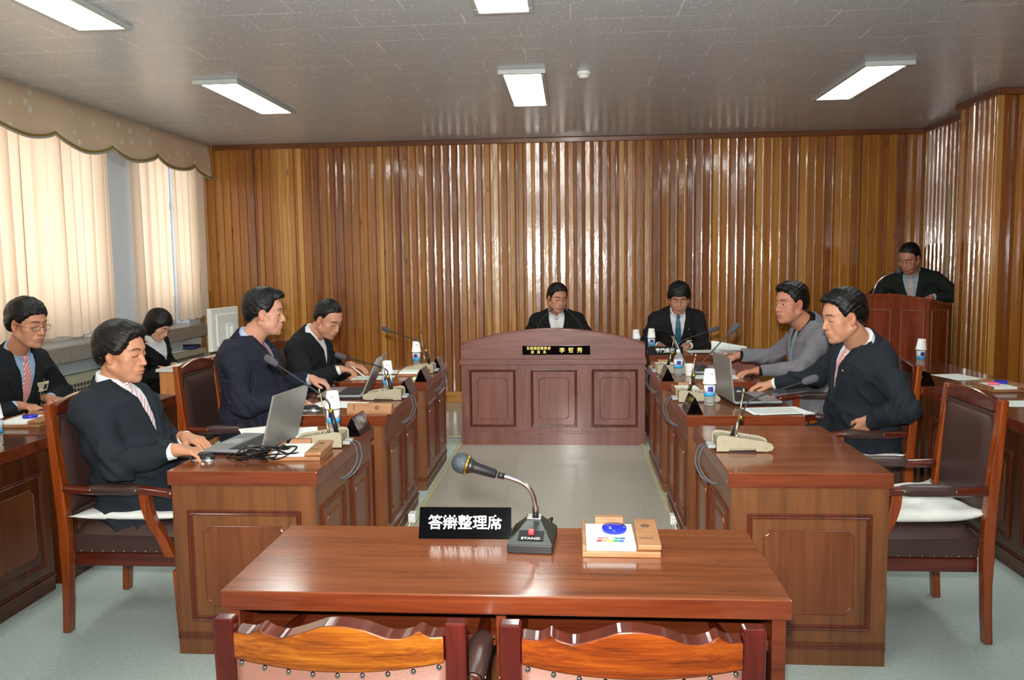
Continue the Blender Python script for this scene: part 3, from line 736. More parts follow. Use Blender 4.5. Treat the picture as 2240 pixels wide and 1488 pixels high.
# woman's desk with the monitor
wd = thing('clerk_desk', 'light wooden desk of the woman by the window, orange end panel', 'desk', (-3.05, 6.95, 0))
m = MB(); m.box(-.32, .38, -.62, .72, .725, .75, .003); m.build('desk_top', M_MON, wd)
m = MB(); m.box(-.30, .36, -.60, -.575, .001, .724); m.build('end_panel', M_LIGHTW, wd)
m = MB(); m.box(-.30, .36, .68, .70, .001, .724); m.build('end_panel', M_LIGHTW, wd)
m = MB(); m.box(.33, .35, -.574, .679, .12, .724); m.build('front_panel', M_LIGHTW, wd)
mn = thing('monitor', 'white flat monitor seen from behind near the back left corner', 'monitor', (-3.09, 7.0, .7515), 1.50)
m = MB(); m.box(-.245, .245, -.03, .012, .09, .46, .008); m.build('monitor_shell', M_MON, mn)
m = MB(); m.box(-.19, .19, -.055, -.0305, .12, .41, .012); m.box(-.06, .06, -.082, -.0555, .19, .32, .006); m.build('back_cover', M_MON, mn)
m = MB(); m.box(-.225, .225, .0125, .016, .09, .44); m.build('screen', M_SCREEN, mn)
m = MB(); m.box(-.05, .05, -.12, -.083, .015, .30, .01); m.box(-.12, .12, -.17, .06, .0005, .0145, .005); m.build('stand', M_MON, mn)
# ------------------------------------------------------------------ things on the desks
ZD = .7605
def mic_unit(label, x, y, side, neck, ant, bare=False):
    """side=+1: tall end at local x=0, panel runs towards +x (right row); -1 mirrored (left row)"""
    t = thing('microphone_unit', label, 'microphone', (x, y, ZD), 0, 'gooseneck delegate microphones')
    s = side
    prof = [(0, .004), (0, .058), (.008, .070), (.03, .072), (.20, .046), (.228, .036), (.236, .022), (.228, .008), (.205, .004), (.165, .004), (.160, .018), (.055, .018), (.050, .004)]
    for k in (-1, 1):
        m = MB(); m.prism([(s*a, b) for a, b in prof], min(k*.056, k*.062), max(k*.056, k*.062), 'XZ'); m.sphere((s*.035, k*.063, .052), .004, u=8, v=6); m.sphere((s*.20, k*.063, .022), .004, u=8, v=6)
        m.build('side_cheek', M_BEIGE, t)
    m = MB(); pr = [(.006, .006), (.004, .060), (.03, .064), (.20, .038), (.222, .028), (.215, .010)]
    m.prism([(s*a, b) for a, b in pr], -.0555, .0555, 'XZ'); m.build('control_panel', plain('beige_panel', 'a39a80', .35, .2), t)
    for i, (bx, by) in enumerate(((.09, -.02), (.10, .005), (.11, -.015), (.14, -.02))):
        MB().lathe([(.0055, .0), (.0055, .010), (.004, .012)], 10).build('button', M_CHROME, t, (s*bx, by, .064-.153*(bx-.03)-.002))
    for dx in (.03, .205):
        for dy in (-.05, .05): pass
    m = MB(); m.box(min(s*.02, s*.20), max(s*.02, s*.20), -.05, .05, .0, .006); m.build('rubber_foot', M_BLACK, t)
    # gooseneck, relative to unit
    P = [(a-x, b-y, c-ZD) for a, b, c in neck]
    st, jn = Vector(P[0]), Vector(P[1]); dv = (jn-st).normalized()
    m = MB(); m.tube([st-dv*.02, jn-dv*.004], .0105, 12); m.build('mic_stem', M_BLACK, t)
    m = MB(); m.tube([jn-dv*.006, jn+dv*.012], .0115, 12); m.build('gold_ring', M_GOLD, t, label='brass coloured ring')
    pts = bez([jn+dv*.01] + P[2:-1] + [P[-1]], 8); hd = Vector(P[-1]); hs = Vector(P[-2])
    pts = [p for p in pts]
    m = MB(); m.tube(pts[:-6], .0038, 8); m.build('gooseneck', M_BLACK, t)
    d2 = (hd-hs).normalized(); a0 = hs - d2*.012; L = (hd-a0).length
    m = MB(); m.tube([a0+d2*(L*k) for k in (0, .06, .25, .6, .85, .97, 1.02)], [.006, .011, .0155, .0175, .0165, .010, .002], 14); m.build('foam_windscreen', M_FOAM, t)
    A = [(a-x, b-y, c-ZD) for a, b, c in ant]; a0, a1 = Vector(A[0]), Vector(A[1]); da = (a1-a0).normalized(); L = (a1-a0).length
    m = MB(); m.tube([a0-da*.01, a0+da*.05], .0060, 10); m.tube([a0+da*.05, a1-da*.018], .0032, 8); m.tube([a1-da*.02, a1], .0050, 8); m.build('metal_rod', plain('pale_brass', 'c9b795', .25, .9), t)
    # plug and cables off the tall end
    m = MB(); m.box(min(-s*.034, -s*.002), max(-s*.034, -s*.002), -.05, -.022, .014, .03, .003); m.box(min(-s*.034, -s*.002), max(-s*.034, -s*.002), -.012, .018, .016, .032, .003); m.build('connector', M_GREY, t)
    m = MB()
    for dy, k in ((-.036, 1.0), (.003, 1.12)):
        m.tube(bez([(-s*.034, dy, .023), (-s*.060*k, dy-.02, .012), (-s*.078*k, dy-.06, -.04), (-s*.060*k, dy-.09, -.085*k), (-s*.028, dy-.10, -.110*k), (-s*.008, dy-.10, -.115*k)], 6), .0035, 8)
    m.build('cable', M_GCABLE, t)
    return t
mic_unit('beige microphone unit on the bare desk nearest right', .602, 3.49, 1, [(.682, 3.5, .823), (.714, 3.5, .893), (.729, 3.5, .932), (.770, 3.5, .978), (.978, 3.5, 1.050), (1.034, 3.5, 1.069)], [(.690, 3.475, .83), (.722, 3.475, 1.023)])
mic_unit('beige microphone unit beside the bottle on the right middle desk', .602, 4.72, 1, [(.668, 4.7, .831), (.690, 4.7, .908), (.718, 4.7, .963), (.896, 4.7, 1.162), (.944, 4.7, 1.208)], [(.665, 4.69, .845), (.702, 4.69, 1.037)])
mic_unit('beige microphone unit on the farthest right desk before the grey-suited man', .605, 5.92, 1, [(.690, 5.9, .84), (.715, 5.9, .905), (.781, 5.9, .993), (.98, 5.9, 1.067), (1.044, 5.9, 1.09)], [(.697, 5.89, .851), (.732, 5.89, 1.056)])
mic_unit('beige microphone unit on the desk nearest left beside the black cable tangle', -1.018, 3.535, -1, [(-1.048, 3.5, .837), (-1.068, 3.5, .92), (-1.099, 3.5, .985), (-1.311, 3.5, 1.135), (-1.359, 3.5, 1.169)], [(-1.077, 3.49, .825), (-1.116, 3.49, 1.024)])
mic_unit('beige microphone unit behind the wooden memo box on the left middle desk', -1.018, 4.80, -1, [(-1.083, 4.78, .823), (-1.103, 4.78, .895), (-1.128, 4.78, .95), (-1.364, 4.78, 1.017), (-1.423, 4.78, 1.036)], [(-1.101, 4.77, .832), (-1.14, 4.77, 1.016)])
mic_unit('beige microphone unit on the farthest left desk', -1.03, 6.0, -1, [(-1.068, 5.98, .835), (-1.086, 5.98, .925), (-1.129, 5.98, .992), (-1.358, 5.98, 1.076), (-1.418, 5.98, 1.1)], [(-1.097, 5.97, .85), (-1.121, 5.97, 1.044)])

t = NT('clear_plastic'); t.setp(Base_Color=(.93, .97, .98, 1), Roughness=.05, Transmission_Weight=.85, IOR=1.25, Specular_IOR_Level=.8); M_PET = t.m
M_LBLW = plain('bottle_label_white', 'dfe8f2', .4); M_LBLB = plain('bottle_label_blue', '2f9fd8', .35); M_NAVY = plain('label_navy', '20308a', .4)
def bottle(label, x, y, z=ZD, cap=False, rz=0):
    t = thing('water_bottle', label, 'bottle', (x, y, z), rz, 'plastic water bottles')
    m = MB(); r = .031
    pf = [(.024, .0), (r-.002, .004)] + [(r-(.0018 if k % 2 else 0), .010+.006*k) for k in range(7)] + [(r, .052), (r, .115), (.028, .130), (.017, .150), (.0125, .158), (.0125, .178)]
    m.lathe(pf, 22); m.build('bottle_body', M_PET, t)
    MB().lathe([(r+.0006, .074), (r+.0006, .116)], 22).build('label_band', M_LBLW, t)
    m = MB(); m.lathe([(r+.0008, .054), (r+.0008, .0735)], 22); m.build('label_blue_band', M_LBLB, t)
    m = MB()
    m.grid(lambda u, v: ((r+.0018)*math.cos(-PI/2+.9*(u-.5)+rz*0), (r+.0018)*math.sin(-PI/2+.9*(u-.5)), .080+.028*v), 6, 3); m.build('label_mark', M_NAVY, t)
    MB().lathe([(.0145, .163), (.0145, .182), (.012, .184)], 16).build('bottle_cap', M_WHITE, t)
    return t
def cup(label, x, y, z, inverted=True, tilt=0):
    t = thing('paper_cup', label, 'cup', (x, y, z), 0, 'white paper cups'); t.rotation_euler = (0, tilt, 0)
    m = MB(); h = .082
    if inverted: m.lathe([(.0375, 0), (.0385, .002), (.0375, .0045), (.0365, .005), (.0275, h-.002), (.0265, h), (.0245, h-.004), (.001, h-.004)], 24)
    else: m.lathe([(.001, .004), (.0245, .004), (.0265, 0), (.0275, .002), (.036, h-.005), (.0375, h-.003), (.0365, h), (.034, h-.004), (.025, .008), (.001, .008)], 24)
    m.build('cup_wall', M_CUP, t)
    zz = .056 if inverted else .03
    m = MB(); rr = .0315; m.grid(lambda u, v: ((rr+.0012-.0005*v)*math.cos(-PI/2+.5*u), (rr+.0012-.001*v)*math.sin(-PI/2+.5*u), zz+.004*v), 5, 2); m.build('red_print', plain('red_print', 'c8323a', .5), t)
    return t
def bottle_cup(where, x, y, z=ZD, tilt=.0):
    bottle('clear bottle with blue label '+where, x, y, z); cup('upturned paper cup on bottle '+where, x, y, z+.1225, True, tilt)
bottle_cup('on the desk nearest left', -1.150, 3.80)
bottle_cup('on the left middle desk', -1.165, 5.03)
bottle_cup('on the farthest left desk', -1.225, 6.31)
bottle_cup('in front of the open laptop on the right middle desk', .762, 4.58)
bottle_cup('half hidden behind the podium arch', .585, 7.50, .7455, -.09)
bottle_cup('on the expert desk beside its name plate', .712, 7.42)
bottle_cup('rising behind the navy-suited man’s chair back', 2.60, 6.28, ZD, .06)
bottle_cup('at the left edge of the photo', -2.655, 3.52, ZD, -.03)
bottle('clear water bottle with white cap and no cup on the farthest right desk', .745, 5.80)
cup('upright white paper cup beside the capped bottle', .822, 5.79, ZD, False)

# laptops: local: hinge along y at x=0, keyboard runs to -x, lid leans to +x
M_KEYS = plain('laptop_keys', '2a2b2d', .5); M_LID = plain('laptop_lid', '94948f', .35, .4)
def laptop(label, x, y, rz, w=.355, d=.265, lean=.15, sc=1):
    t = thing('laptop', label, 'laptop', (x, y, ZD), rz, 'open silver laptops'); h = w/2
    m = MB(); m.box(-d, 0, -h, h, .012, .024, .003); m.build('keyboard_deck', M_SILVER, t)
    m = MB(); m.box(-d+.004, -.004, -h+.004, h-.004, .001, .0115, .002); m.build('underside', M_BLACK, t)
    m = MB(); m.box(-.155, -.018, -h+.02, h-.02, .0242, .0252); 
    m.build('key_bed', M_BLACK, t)
    m = MB(); r = 0
    for i in range(6):
        for j in range(15):
            x0 = -.150+i*.0215; y0 = -h+.024+j*(w-.048)/15; m.box(x0, x0+.018, y0, y0+(w-.048)/15-.003, .0253, .0275)
    m.build('keys', M_KEYS, t)
    m = MB(); m.box(-d+.02, -.175, -.045, .045, .0242, .0248); m.build('touchpad', M_GREY, t)
    m = MB().at((0, 0, .020), 0, 0, lean)
    m.box(0, .008, -h, h, 0, .25, .002); m.build('lid', M_LID, t)
    m = MB().at((0, 0, .020), 0, 0, lean); m.box(-.0018, -.0004, -h+.012, h-.012, .014, .238); m.build('screen', M_SCREEN, t)
    for k in (-1, 1):
        MB().tube([(.001, k*(h-.05)-.02, .022), (.001, k*(h-.05)+.02, .022)], .007, 10).build('hinge', M_SILVER, t)
    return t
laptop('open silver laptop of the man nearest left, tangled cable beside it', -1.305, 3.49, -.10, lean=.26)
laptop('open silver laptop in front of the pinstriped man', -1.285, 4.965, .06, lean=.42)
laptop('open silver laptop in front of the navy-suited man, lid back to the aisle', .878, 4.72, PI+.10, lean=.10)
laptop('open silver laptop in front of the grey-suited man', .835, 6.0, PI-.05, lean=.40)

def mouse(label, x, y, rz):
    t = thing('computer_mouse', label, 'mouse', (x, y, ZD), rz, 'computer mice')
    m = MB(); m.grid(lambda u, v: (.052*math.cos(2*PI*u)*math.cos(v*PI/2)**.6, .030*math.sin(2*PI*u)*math.cos(v*PI/2)**.6, .002+.033*math.sin(v*PI/2)), 20, 9, True, True); m.build('mouse_shell', M_BLACK, t)
    m = MB(); m.grid(lambda u, v: (.054*math.cos(2*PI*u)*(1-.1*v), .032*math.sin(2*PI*u)*(1-.1*v), .001+.012*v), 20, 4, True, True); m.build('silver_rim', M_CHROME, t)
mouse('silver and black mouse under the hand of the man nearest left', -1.540, 3.245, -.1)
mouse('mouse under the hand of the pinstriped man', -1.455, 4.40, 0)
mouse('mouse under the hand of the navy-suited man', 1.02, 5.03, PI)
m = MB(); m.box(-.11, .11, -.09, .09, 0, .003, .0012); tag(m.build('mouse_pad', M_BLACK, None, (-1.42, 4.40, ZD-.0004)), 'black mouse pad on the left middle desk', 'mouse pad').location.z = ZD-.003

M_INK = plain('grey_print', '8b9390', .8)
def sheet(label, x, y, rz, w=.21, l=.297, n=1, z=ZD, lines=0, curl=0, group='paper sheets on the desks'):
    m = MB(); r = random.Random(int(abs(x*100+y*37)))
    for i in range(n):
        a = r.uniform(-.12, .12) if i else 0; dx, dy = (r.uniform(-.02, .02), r.uniform(-.02, .02)) if i else (0, 0)
        m.at((dx, dy, .0006+.0012*i), a); m.grid(lambda u, v: (-w/2+w*u, -l/2+l*v, curl*max(0, u-.5)**2*(.3+v)), 9, 5)
    o = m.build('paper', M_PAPER, None, (x, y, z), rz); tag(o, label, 'paper', group)
    if lines:
        m = MB()
        for i in range(lines):
            yy = l/2-.03-(l-.06)*i/lines; m.box(-w/2+.02, w/2-.02-r.random()*.05, yy, yy+.0022, .0022+.0012*(n-1), .0024+.0012*(n-1))
        m.build('printed_lines', M_INK, o)
    return o
sheet('printed papers fanned out at the near edge of the right middle desk', 1.075, 4.40, PI/2+.12, n=3, lines=20)
sheet('white sheet beside the cable tangle on the desk nearest left', -1.335, 3.76, .3, n=2, lines=8)
sheet('crumpled white sheet at the left hand of the man nearest left', -1.53, 3.86, .5, .2, .18, 1, curl=.05)
sheet('white sheet by the mouse on the left middle desk', -1.36, 4.60, PI/2-.2, n=1, z=ZD+.0008)
sheet('sheet under the white pen on the farthest left desk', -1.43, 5.72, PI/2+.05, n=1, lines=14)
sheet('sheet in the middle of the farthest left desk', -1.30, 6.02, PI/2, n=2, lines=10)
sheet('sheet beside the cup on the farthest right desk', .99, 5.72, PI/2-.06, n=1, lines=10)
sheet('papers before the man with badge', 1.17, 7.36, PI/2+.04, n=2, lines=12)
sheet('curled papers at the end of the expert desk', 1.42, 7.52, PI/2-.1, .22, .30, 3, curl=.2)
sheet('white sheet on the far part of the long right desk', 2.60, 5.68, .2)
sheet('white sheet at the right edge of the photo on the long right desk', 2.50, 4.62, PI/2-.05, lines=0)
sheet('white papers on the clerk desk by the window', -3.20, 6.55, .1, n=3, z=.7512)

def memo_box(label, x, y, rz, full=False, lidup=False):
    t = thing('memo_box', label, 'memo box', (x, y, ZD), rz, 'wooden memo boxes')
    w, d = .215, .235
    m = MB(); m.box(0, w, 0, d, 0, .016, .002); m.build('wooden_base', M_BAMBOO, t)
    m = MB(); m.box(.0, .010, .0, d, .0165, .034, .002); m.build('side_rim', M_BAMBOO, t)
    m = MB(); m.box(.011, .148, .004, d-.035, .0165, .030, .001); m.build('note_paper', M_PAPER, t)
    m = MB(); m.box(.040, .125, d-.030, d-.004, .0165, .048, .003); m.build('pen_rest', M_BAMBOO, t)
    l = MB().at((.152, .008, .018), -.02, .03); l.box(0, .066, 0, d-.02, 0, .016, .004); lid = l.build('pen_tray_lid', M_BAMBOO, t)
    m = MB(); dk = plain('branded_mark', '5a3c28', .7)
    for k in range(5):
        a = 2*PI*k/5+.3; m.lathe([(.006, 0), (.006, .0006)], 10) if False else m.at((.185+.009*math.cos(a), .16+.009*math.sin(a), .0388), 0).lathe([(.0055, 0), (.0055, .0008)], 10)
    for k in range(7): m.at((.166+.005*k, .055, .0352), 0).box(0, .0035, 0, .007, 0, .0012)
    m.build('emblem', dk, t)
    if full:
        cols = ['d86a7a', 'e08a78', 'e8d8a0', '2f9a78', '3a6ab8', 'cc3344', 'e09a58', 'e8d840', '1f9a58', '2a6ac0']
        for i, c in enumerate(cols):
            q, r = divmod(i, 5); MB().box(.045+.0155*r-.004*q, .0595+.0155*r-.004*q, .062-.022*q, .077-.022*q, .0302, .0308).build('colour_swatch', plain('swatch_'+c, c, .6), t)
    return t
mb_ = memo_box('wooden memo box with colour printed paper on the foreground table', .024, 2.20, 0, True); mb_.location.z = .7505
dk = MB(); dk.lathe([(.034, 0), (.036, .003), (.036, .011), (.034, .014), (.001, .014)], 32); dk.sphere((-.012, .006, .0142), .009, (1, 1, .06)); 
tag(dk.build('paperweight', M_BLUE, None, (.118, 2.335, .7815)), 'round glossy blue paperweight on the foreground memo box', 'paperweight', 'round blue paperweights')
memo_box('wooden memo box on the desk nearest left in front of the microphone unit', -1.26, 3.235, .06)
cs = thing('memo_case', 'light wooden memo case with engraved flower emblem on the left middle desk', 'memo box', (-1.225, 4.30, ZD))
m = MB(); m.prism([(0, 0), (.09, 0), (.085, .016), (.028, .056), (.018, .056), (0, .014)], 0, .245, 'YZ'); m.build('case_body', M_BAMBOO, cs)
sl = math.atan2(.042, .018); dk = plain('branded_mark', '5a3c28', .7)
m = MB().at((.165, .0085, .034), 0, sl)
for k in range(5):
    a = 2*PI*k/5+.3; m.at((.165, .0085, .034), 0, sl).prism([(.008*math.cos(a)+.005*math.cos(q), .008*math.sin(a)+.005*math.sin(q)) for q in [2*PI*j/8 for j in range(8)]], .0004, .0010)
m.build('emblem', dk, cs)
m = MB()
for k in range(6): m.at((.035, .0085, .034), 0, sl).box(0, .006, -.016+.006*k, -.0115+.006*k, .0004, .0010)
m.build('engraved_text', dk, cs)
memo_box('wooden memo box at the far corner of the left back desk', -1.27, 5.80, 0)
memo_box('wooden memo box at the far corner of the right middle desk', .62, 4.93, 0)
memo_box('wooden memo box at the far corner of the farthest right desk', .62, 6.14, 0)
memo_box('wooden memo box with blue paperweight in front of the staff man', -2.93, 3.90, .08)
dk2 = MB(); dk2.lathe([(.034, 0), (.036, .003), (.036, .011), (.034, .014), (.001, .014)], 32)
tag(dk2.build('paperweight', M_BLUE, None, (-2.84, 4.03, ZD+.0305)), 'round blue paperweight in front of the staff man', 'paperweight', 'round blue paperweights')
memo_box('wooden memo box with pink eraser on the long right desk', 2.50, 5.02, .05)
m = MB(); m.box(-.035, .035, -.014, .014, 0, .02, .004); tag(m.build('stapler', M_BLUE, None, (2.62, 5.17, ZD+.031), -.4), 'small dark blue stapler on the memo box on the long right desk', 'stapler')
m = MB(); m.box(-.03, .03, -.012, .012, 0, .016, .004); tag(m.build('eraser', plain('pink_rubber', 'e8607a', .5), None, (2.555, 5.12, ZD+.031), -.5), 'pink eraser on the memo box on the long right desk', 'eraser')
m = MB(); m.box(-.025, .025, -.025, .025, 0, .022, .003); tag(m.build('sticky_notes', plain('cream_notes', 'dcd8a4', .7), None, (-1.09, 5.60, ZD), .1), 'small cream block of notes on the farthest left desk', 'note block')

def name_plate(label, x, y, rz, w, h=.085, base=.085, text=None, col=None, size=.05, z=ZD, lean=None):
    """tent-shaped black plate; face towards local -y"""
    t = thing('name_plate', label, 'name plate', (x, y, z), rz, 'black name plates')
    m = MB(); m.prism([(-base/2, 0), (base/2, 0), (.004, h), (-.004, h)], -w/2, w/2, 'YZ'); m.build('plate_body', M_BLACKG, t)
    sl = math.atan2(h, base/2-.004)
    if text: text_mesh('lettering', text, size, col, t, (0, -base/4-.0028, h/2), (sl, 0, 0), .0005, bold=size*.014)
    return t
M_TW = emis('white_lettering', 'ffffff', .0); M_TW = plain('white_letter', 'f6f8f4', .4); M_TG = plain('gold_letter', 'd8c46a', .35, .5)
p = name_plate('black name plate with five white characters on the foreground table', -.323, 2.375, .015, .275, .084, .075, '\u7b54\u8faf\u6574\u7406\u5e2d', M_TW, .0445, .7505)
def brush_marks(t, n, w, h, base, col):
    sl = math.atan2(h, base/2-.004); m = MB()
    for k in range(n):
        x = -w*.32+w*.64*k/max(1, n-1)
        for (dx, dy, a, b) in ((0, .010, .020, .003), (0, -.004, .016, .003), (-.004, .002, .003, .026), (.006, -.006, .003, .016)):
            m.at((x, -base/4-.0028, h/2), 0, sl).box(dx-a/2, dx+a/2, dy-b/2, dy+b/2, .0002, .0008)
    m.build('gold_marks', col, t)
PG = plain('dim_gold', '8a7440', .4, .4)
for lb, x, y, rz, n in (('black name plate on the aisle edge of the desk nearest left', -1.040, 3.83, PI/2, 3), ('black name plate on the aisle edge of the left middle desk', -1.045, 5.05, PI/2, 3),
        ('black name plate at the near corner of the farthest left desk', -1.045, 5.62, PI/2, 3), ('black name plate at the far corner of the farthest left desk', -1.045, 6.26, PI/2, 3),
        ('black name plate at the near corner of the right middle desk', .640, 4.40, -PI/2, 3), ('black name plate at the near corner of the farthest right desk', .640, 5.62, -PI/2, 3),
        ('black name plate on the dark desk behind the navy-suited man', 2.235, 5.40, -PI/2+.1, 3)):
    q = name_plate(lb, x, y, rz, .21); brush_marks(q, n, .21, .085, .085, PG)
name_plate('black name plate with white characters on the expert desk', .80, 7.125, 0, .31, .072, .05, '\u5c08\u9580\u59d4\u54e1', M_TW, .042)
pp = thing('podium_name_plate', 'long black name plate with gold characters on the podium front', 'name plate', (-.139, 6.914, .787), 0, 'black name plates')
m = MB(); m.box(-.288, .288, 0, .0155, 0, .078, .002); m.build('plate_body', M_BLACKG, pp)
text_mesh('lettering', '\u7522\u696d\u5efa\u8a2d\u59d4\u54e1\u6703', .030, M_TG, pp, (-.150, -.001, .055), (PI/2, 0, 0), .0004, bold=.0002)
text_mesh('lettering', '\u59d4   \u54e1   \u9577', .028, M_TG, pp, (-.150, -.001, .022), (PI/2, 0, 0), .0004, bold=.0002)
text_mesh('lettering', '\u674e  \u54f2  \u79c0', .048, M_TG, pp, (.125, -.001, .036), (PI/2, 0, 0), .0004, bold=.0004)

# podium goosenecks and lectern microphone
def thin_mic(label, pts, mat=None, r=.0035, hr=.011):
    t = thing('gooseneck_microphone', label, 'microphone', pts[0], 0, 'thin gooseneck microphones'); b = Vector(pts[0]); P = [Vector(p)-b for p in pts]
    c = bez(P, 8); m = MB(); m.tube(c[:-3], r, 8); m.build('gooseneck', mat or M_BLACK, t)
    m = MB(); m.lathe([(.022, .0), (.022, .006), (.010, .012)], 16); m.build('mic_base', M_BLACK, t)
    d = (P[-1]-P[-2]).normalized(); e = P[-1]; m = MB(); m.tube([e-d*.045, e-d*.03, e-d*.01, e, e+d*.004], [hr*.5, hr*.9, hr, hr*.8, hr*.2], 12); m.build('mic_head', M_FOAM, t)
    return t
thin_mic('thin gooseneck microphone on the podium left of the chairman', [(-.33, 7.3, .7455), (-.325, 7.3, .90), (-.30, 7.32, 1.02), (-.216, 7.34, 1.13), (-.17, 7.35, 1.155)], None, .003, .008)
thin_mic('thin gooseneck microphone at the mouth of the chairman', [(.12, 7.3, .7455), (.11, 7.3, .90), (.065, 7.3, 1.02), (.0, 7.3, 1.10), (-.065, 7.3, 1.168)])
m = thin_mic('chrome gooseneck microphone on the lectern', [(2.75, 7.72, 1.235), (2.762, 7.70, 1.30), (2.79, 7.70, 1.36), (2.865, 7.70, 1.415), (2.985, 7.70, 1.455)], M_CHROME, .008, .026)

# foreground desk microphone
fm = thing('desk_microphone', 'black desk microphone with chrome gooseneck on the foreground table', 'microphone', (-.118, 2.305, .7505), -.06)
m = MB(); m.box(-.064, .064, -.088, .088, 0, .026, .003); m.build('base', M_BLACK, fm)
m = MB(); a = [(-.064, -.088), (.064, -.088), (.064, .088), (-.064, .088)]; b = [(-.020, .028), (.020, .028), (.020, .072), (-.020, .072)]
lo = [m._v((x, y, .0262)) for x, y in a]; hi = [m._v((x, y, .062)) for x, y in b]
for i in range(4): m._f([lo[i], lo[(i+1) % 4], hi[(i+1) % 4], hi[i]])
m._f(lo[::-1]); m._f(hi); m.build('sloped_cover', plain('dark_green_black_metal', '20261f', .35), fm)
sl = math.atan2(.036, .116)
m = MB().at((0, -.048, .0402), 0, sl); m.box(-.036, .036, -.022, .022, -.0006, .0012); m.build('switch_plate', plain('matt_black', '0e0f0f', .6), fm)
m = MB().at((0, -.040, .0435), 0, sl); m.box(-.008, .008, -.009, .009, 0, .010, .002); m.build('red_switch', plain('red_plastic', 'd8343a', .3), fm)
text_mesh('lettering', 'STAND', .014, M_TW, fm, (0, -.0635, .0370), (sl, 0, 0), .0003, sx=1.2)
m = MB(); m.box(-.021, .021, .027, .073, .0622, .0665, .001); m.build('collar_plate', M_CHROME, fm)
R_ = Matrix.Rotation(.06, 3, 'Z'); O_ = Vector((-.118, 2.305, .7505)); fr = lambda p: R_ @ (Vector(p)-O_)
npt = [fr(p) for p in ((-.112, 2.353, .817), (-.112, 2.35, .845), (-.122, 2.35, .888), (-.146, 2.35, .915), (-.180, 2.35, .930), (-.214, 2.35, .940))]
c = bez(npt, 22); m = MB(); m.tube(c, [.0068+(.0010 if k % 2 else 0) for k in range(len(c))], 12); m.build('gooseneck', M_CHROME, fm)
m = MB(); m.tube([npt[0], npt[0]+Vector((0, 0, .028))], .0095, 14); m.build('lower_sleeve', plain('dark_chrome', '4c4a4c', .2, .9), fm); m = MB(); e = fr((-.222, 2.35, .942)); d = (e-npt[-2]).normalized(); m.tube([npt[-1]-d*.012, e], .0095, 14); m.build('sleeve', plain('dark_chrome', '4c4a4c', .2, .9), fm)
h0, h1 = fr((-.226, 2.35, .943)), fr((-.300, 2.35, .967)); d = (h1-h0).normalized()
m = MB(); m.tube([h0, h0+d*.004, h1-d*.012, h1-d*.002, h1+d*.010], [.0105, .0135, .0165, .020, .026], 20); m.build('mic_handle', M_BLACK, fm)
ctr = h1+d*.030
m = MB(); m.tube([h1+d*.009, h1+d*.017], [.0305, .0305], 24); m.build('grille_ring', M_GOLD, fm)
t = NT('mic_mesh_grille'); vo = t.new('ShaderNodeTexVoronoi'); vo.inputs['Scale'].default_value = 420; t.link(t.coords((1, 1, 1)), vo.inputs['Vector'])
t.link(t.ramp(vo.outputs['Distance'], [(.2, srgb('0c1014')), (.6, srgb('39434a'))]), t.b.inputs['Base Color']); t.setp(Roughness=.45, Metallic=.2); t.bump(vo.outputs['Distance'], .6, .002)
MB().sphere(ctr, .031, (1, 1, 1), 28, 18).build('mesh_grille', t.m, fm)
m = MB(); m.tube(bez([(.01, .088, .012), (.02, .12, .022), (.045, .135, .035), (.03, .15, .004), (.0, .145, .003)], 6), .003, 8); m.build('cable', M_CABLE, fm)

# cable tangle and power adapter on the desk nearest left
ad = thing('power_adapter', 'black laptop power adapter amid the tangled cable, nearest left desk', 'power adapter', (-1.262, 3.335, ZD))
m = MB(); m.box(-.062, .062, -.025, .025, .004, .034, .006); m.build('adapter_case', M_BLACK, ad)
rnd = random.Random(12); P = [(.06, 0, .02)]
for k in range(30):
    a = k*1.25+rnd.random()*.6; r = .045+.075*rnd.random(); P.append((-.01+r*1.25*math.cos(a), -.06+r*.75*math.sin(a), .006+.055*abs(math.sin(k*.9))*rnd.random()+.004))
P += [(-.10, -.10, .006), (-.16, -.07, .006), (-.20, -.02, .006), (-.10, .10, .02)]
m = MB(); m.tube(bez(P, 6), .0036, 7); m.build('cable', M_CABLE, ad)
# floor outlets with cords
for lb, x, y, s in (('white power outlet on the floor beside the left desks', -.972, 4.765, 1), ('white power outlet on the floor beside the right desks', .592, 4.775, -1)):
    t = thing('power_outlet', lb, 'power outlet', (x, y, .0165), 0, 'white floor power outlets')
    m = MB(); m.box(-.022, .022, -.035, .035, 0, .055, .005); m.build('outlet_body', M_WHITE, t)
    m = MB(); m.box(-.014, .014, -.060, -.0355, .015, .042, .004); m.build('plug', M_WHITE, t)
    m = MB(); m.tube(bez([(0, -.06, .028), (.0, -.10, .01), (-s*.01, -.16, -.009), (0, -.30, -.009)], 5), .004, 8); m.build('cord', M_WHITE, t)
# keyboard of the staff man, blue folder on the radiator cover
kb = thing('keyboard', 'black keyboard under the hands of the staff man', 'keyboard', (-2.93, 4.34, ZD), PI/2+.1)
m = MB(); m.box(-.2, .2, -.07, .07, 0, .018, .004); m.build('keyboard_case', M_BLACK, kb)
m = MB()
for i in range(5):
    for j in range(16): m.box(-.19+j*.0237, -.171+j*.0237, -.06+i*.0235, -.042+i*.0235, .0182, .024)
m.build('keys', M_KEYS, kb)
m = MB(); m.box(-.10, .10, -.13, .13, 0, .035, .005); tag(m.build('folder', plain('navy_folder', '232c5c', .4), None, (-4.12, 8.45, .701), .2), 'dark blue folder lying on the radiator cover in the corner', 'folder')
sheet('white papers on the radiator cover in the corner', -4.14, 8.12, .1, n=3, z=.7008, group='paper sheets on the desks')
# white pen of the writing man
# steel tube on the carpet at the bottom edge
m = MB(); m.tube([(.66, 2.86, .012), (.70, 2.50, .012)], .012, 12); tag(m.build('metal_tube', plain('grey_tube', '9a9ea0', .3, .5)), 'grey metal tube lying on the carpet right of the foreground table', 'tube')
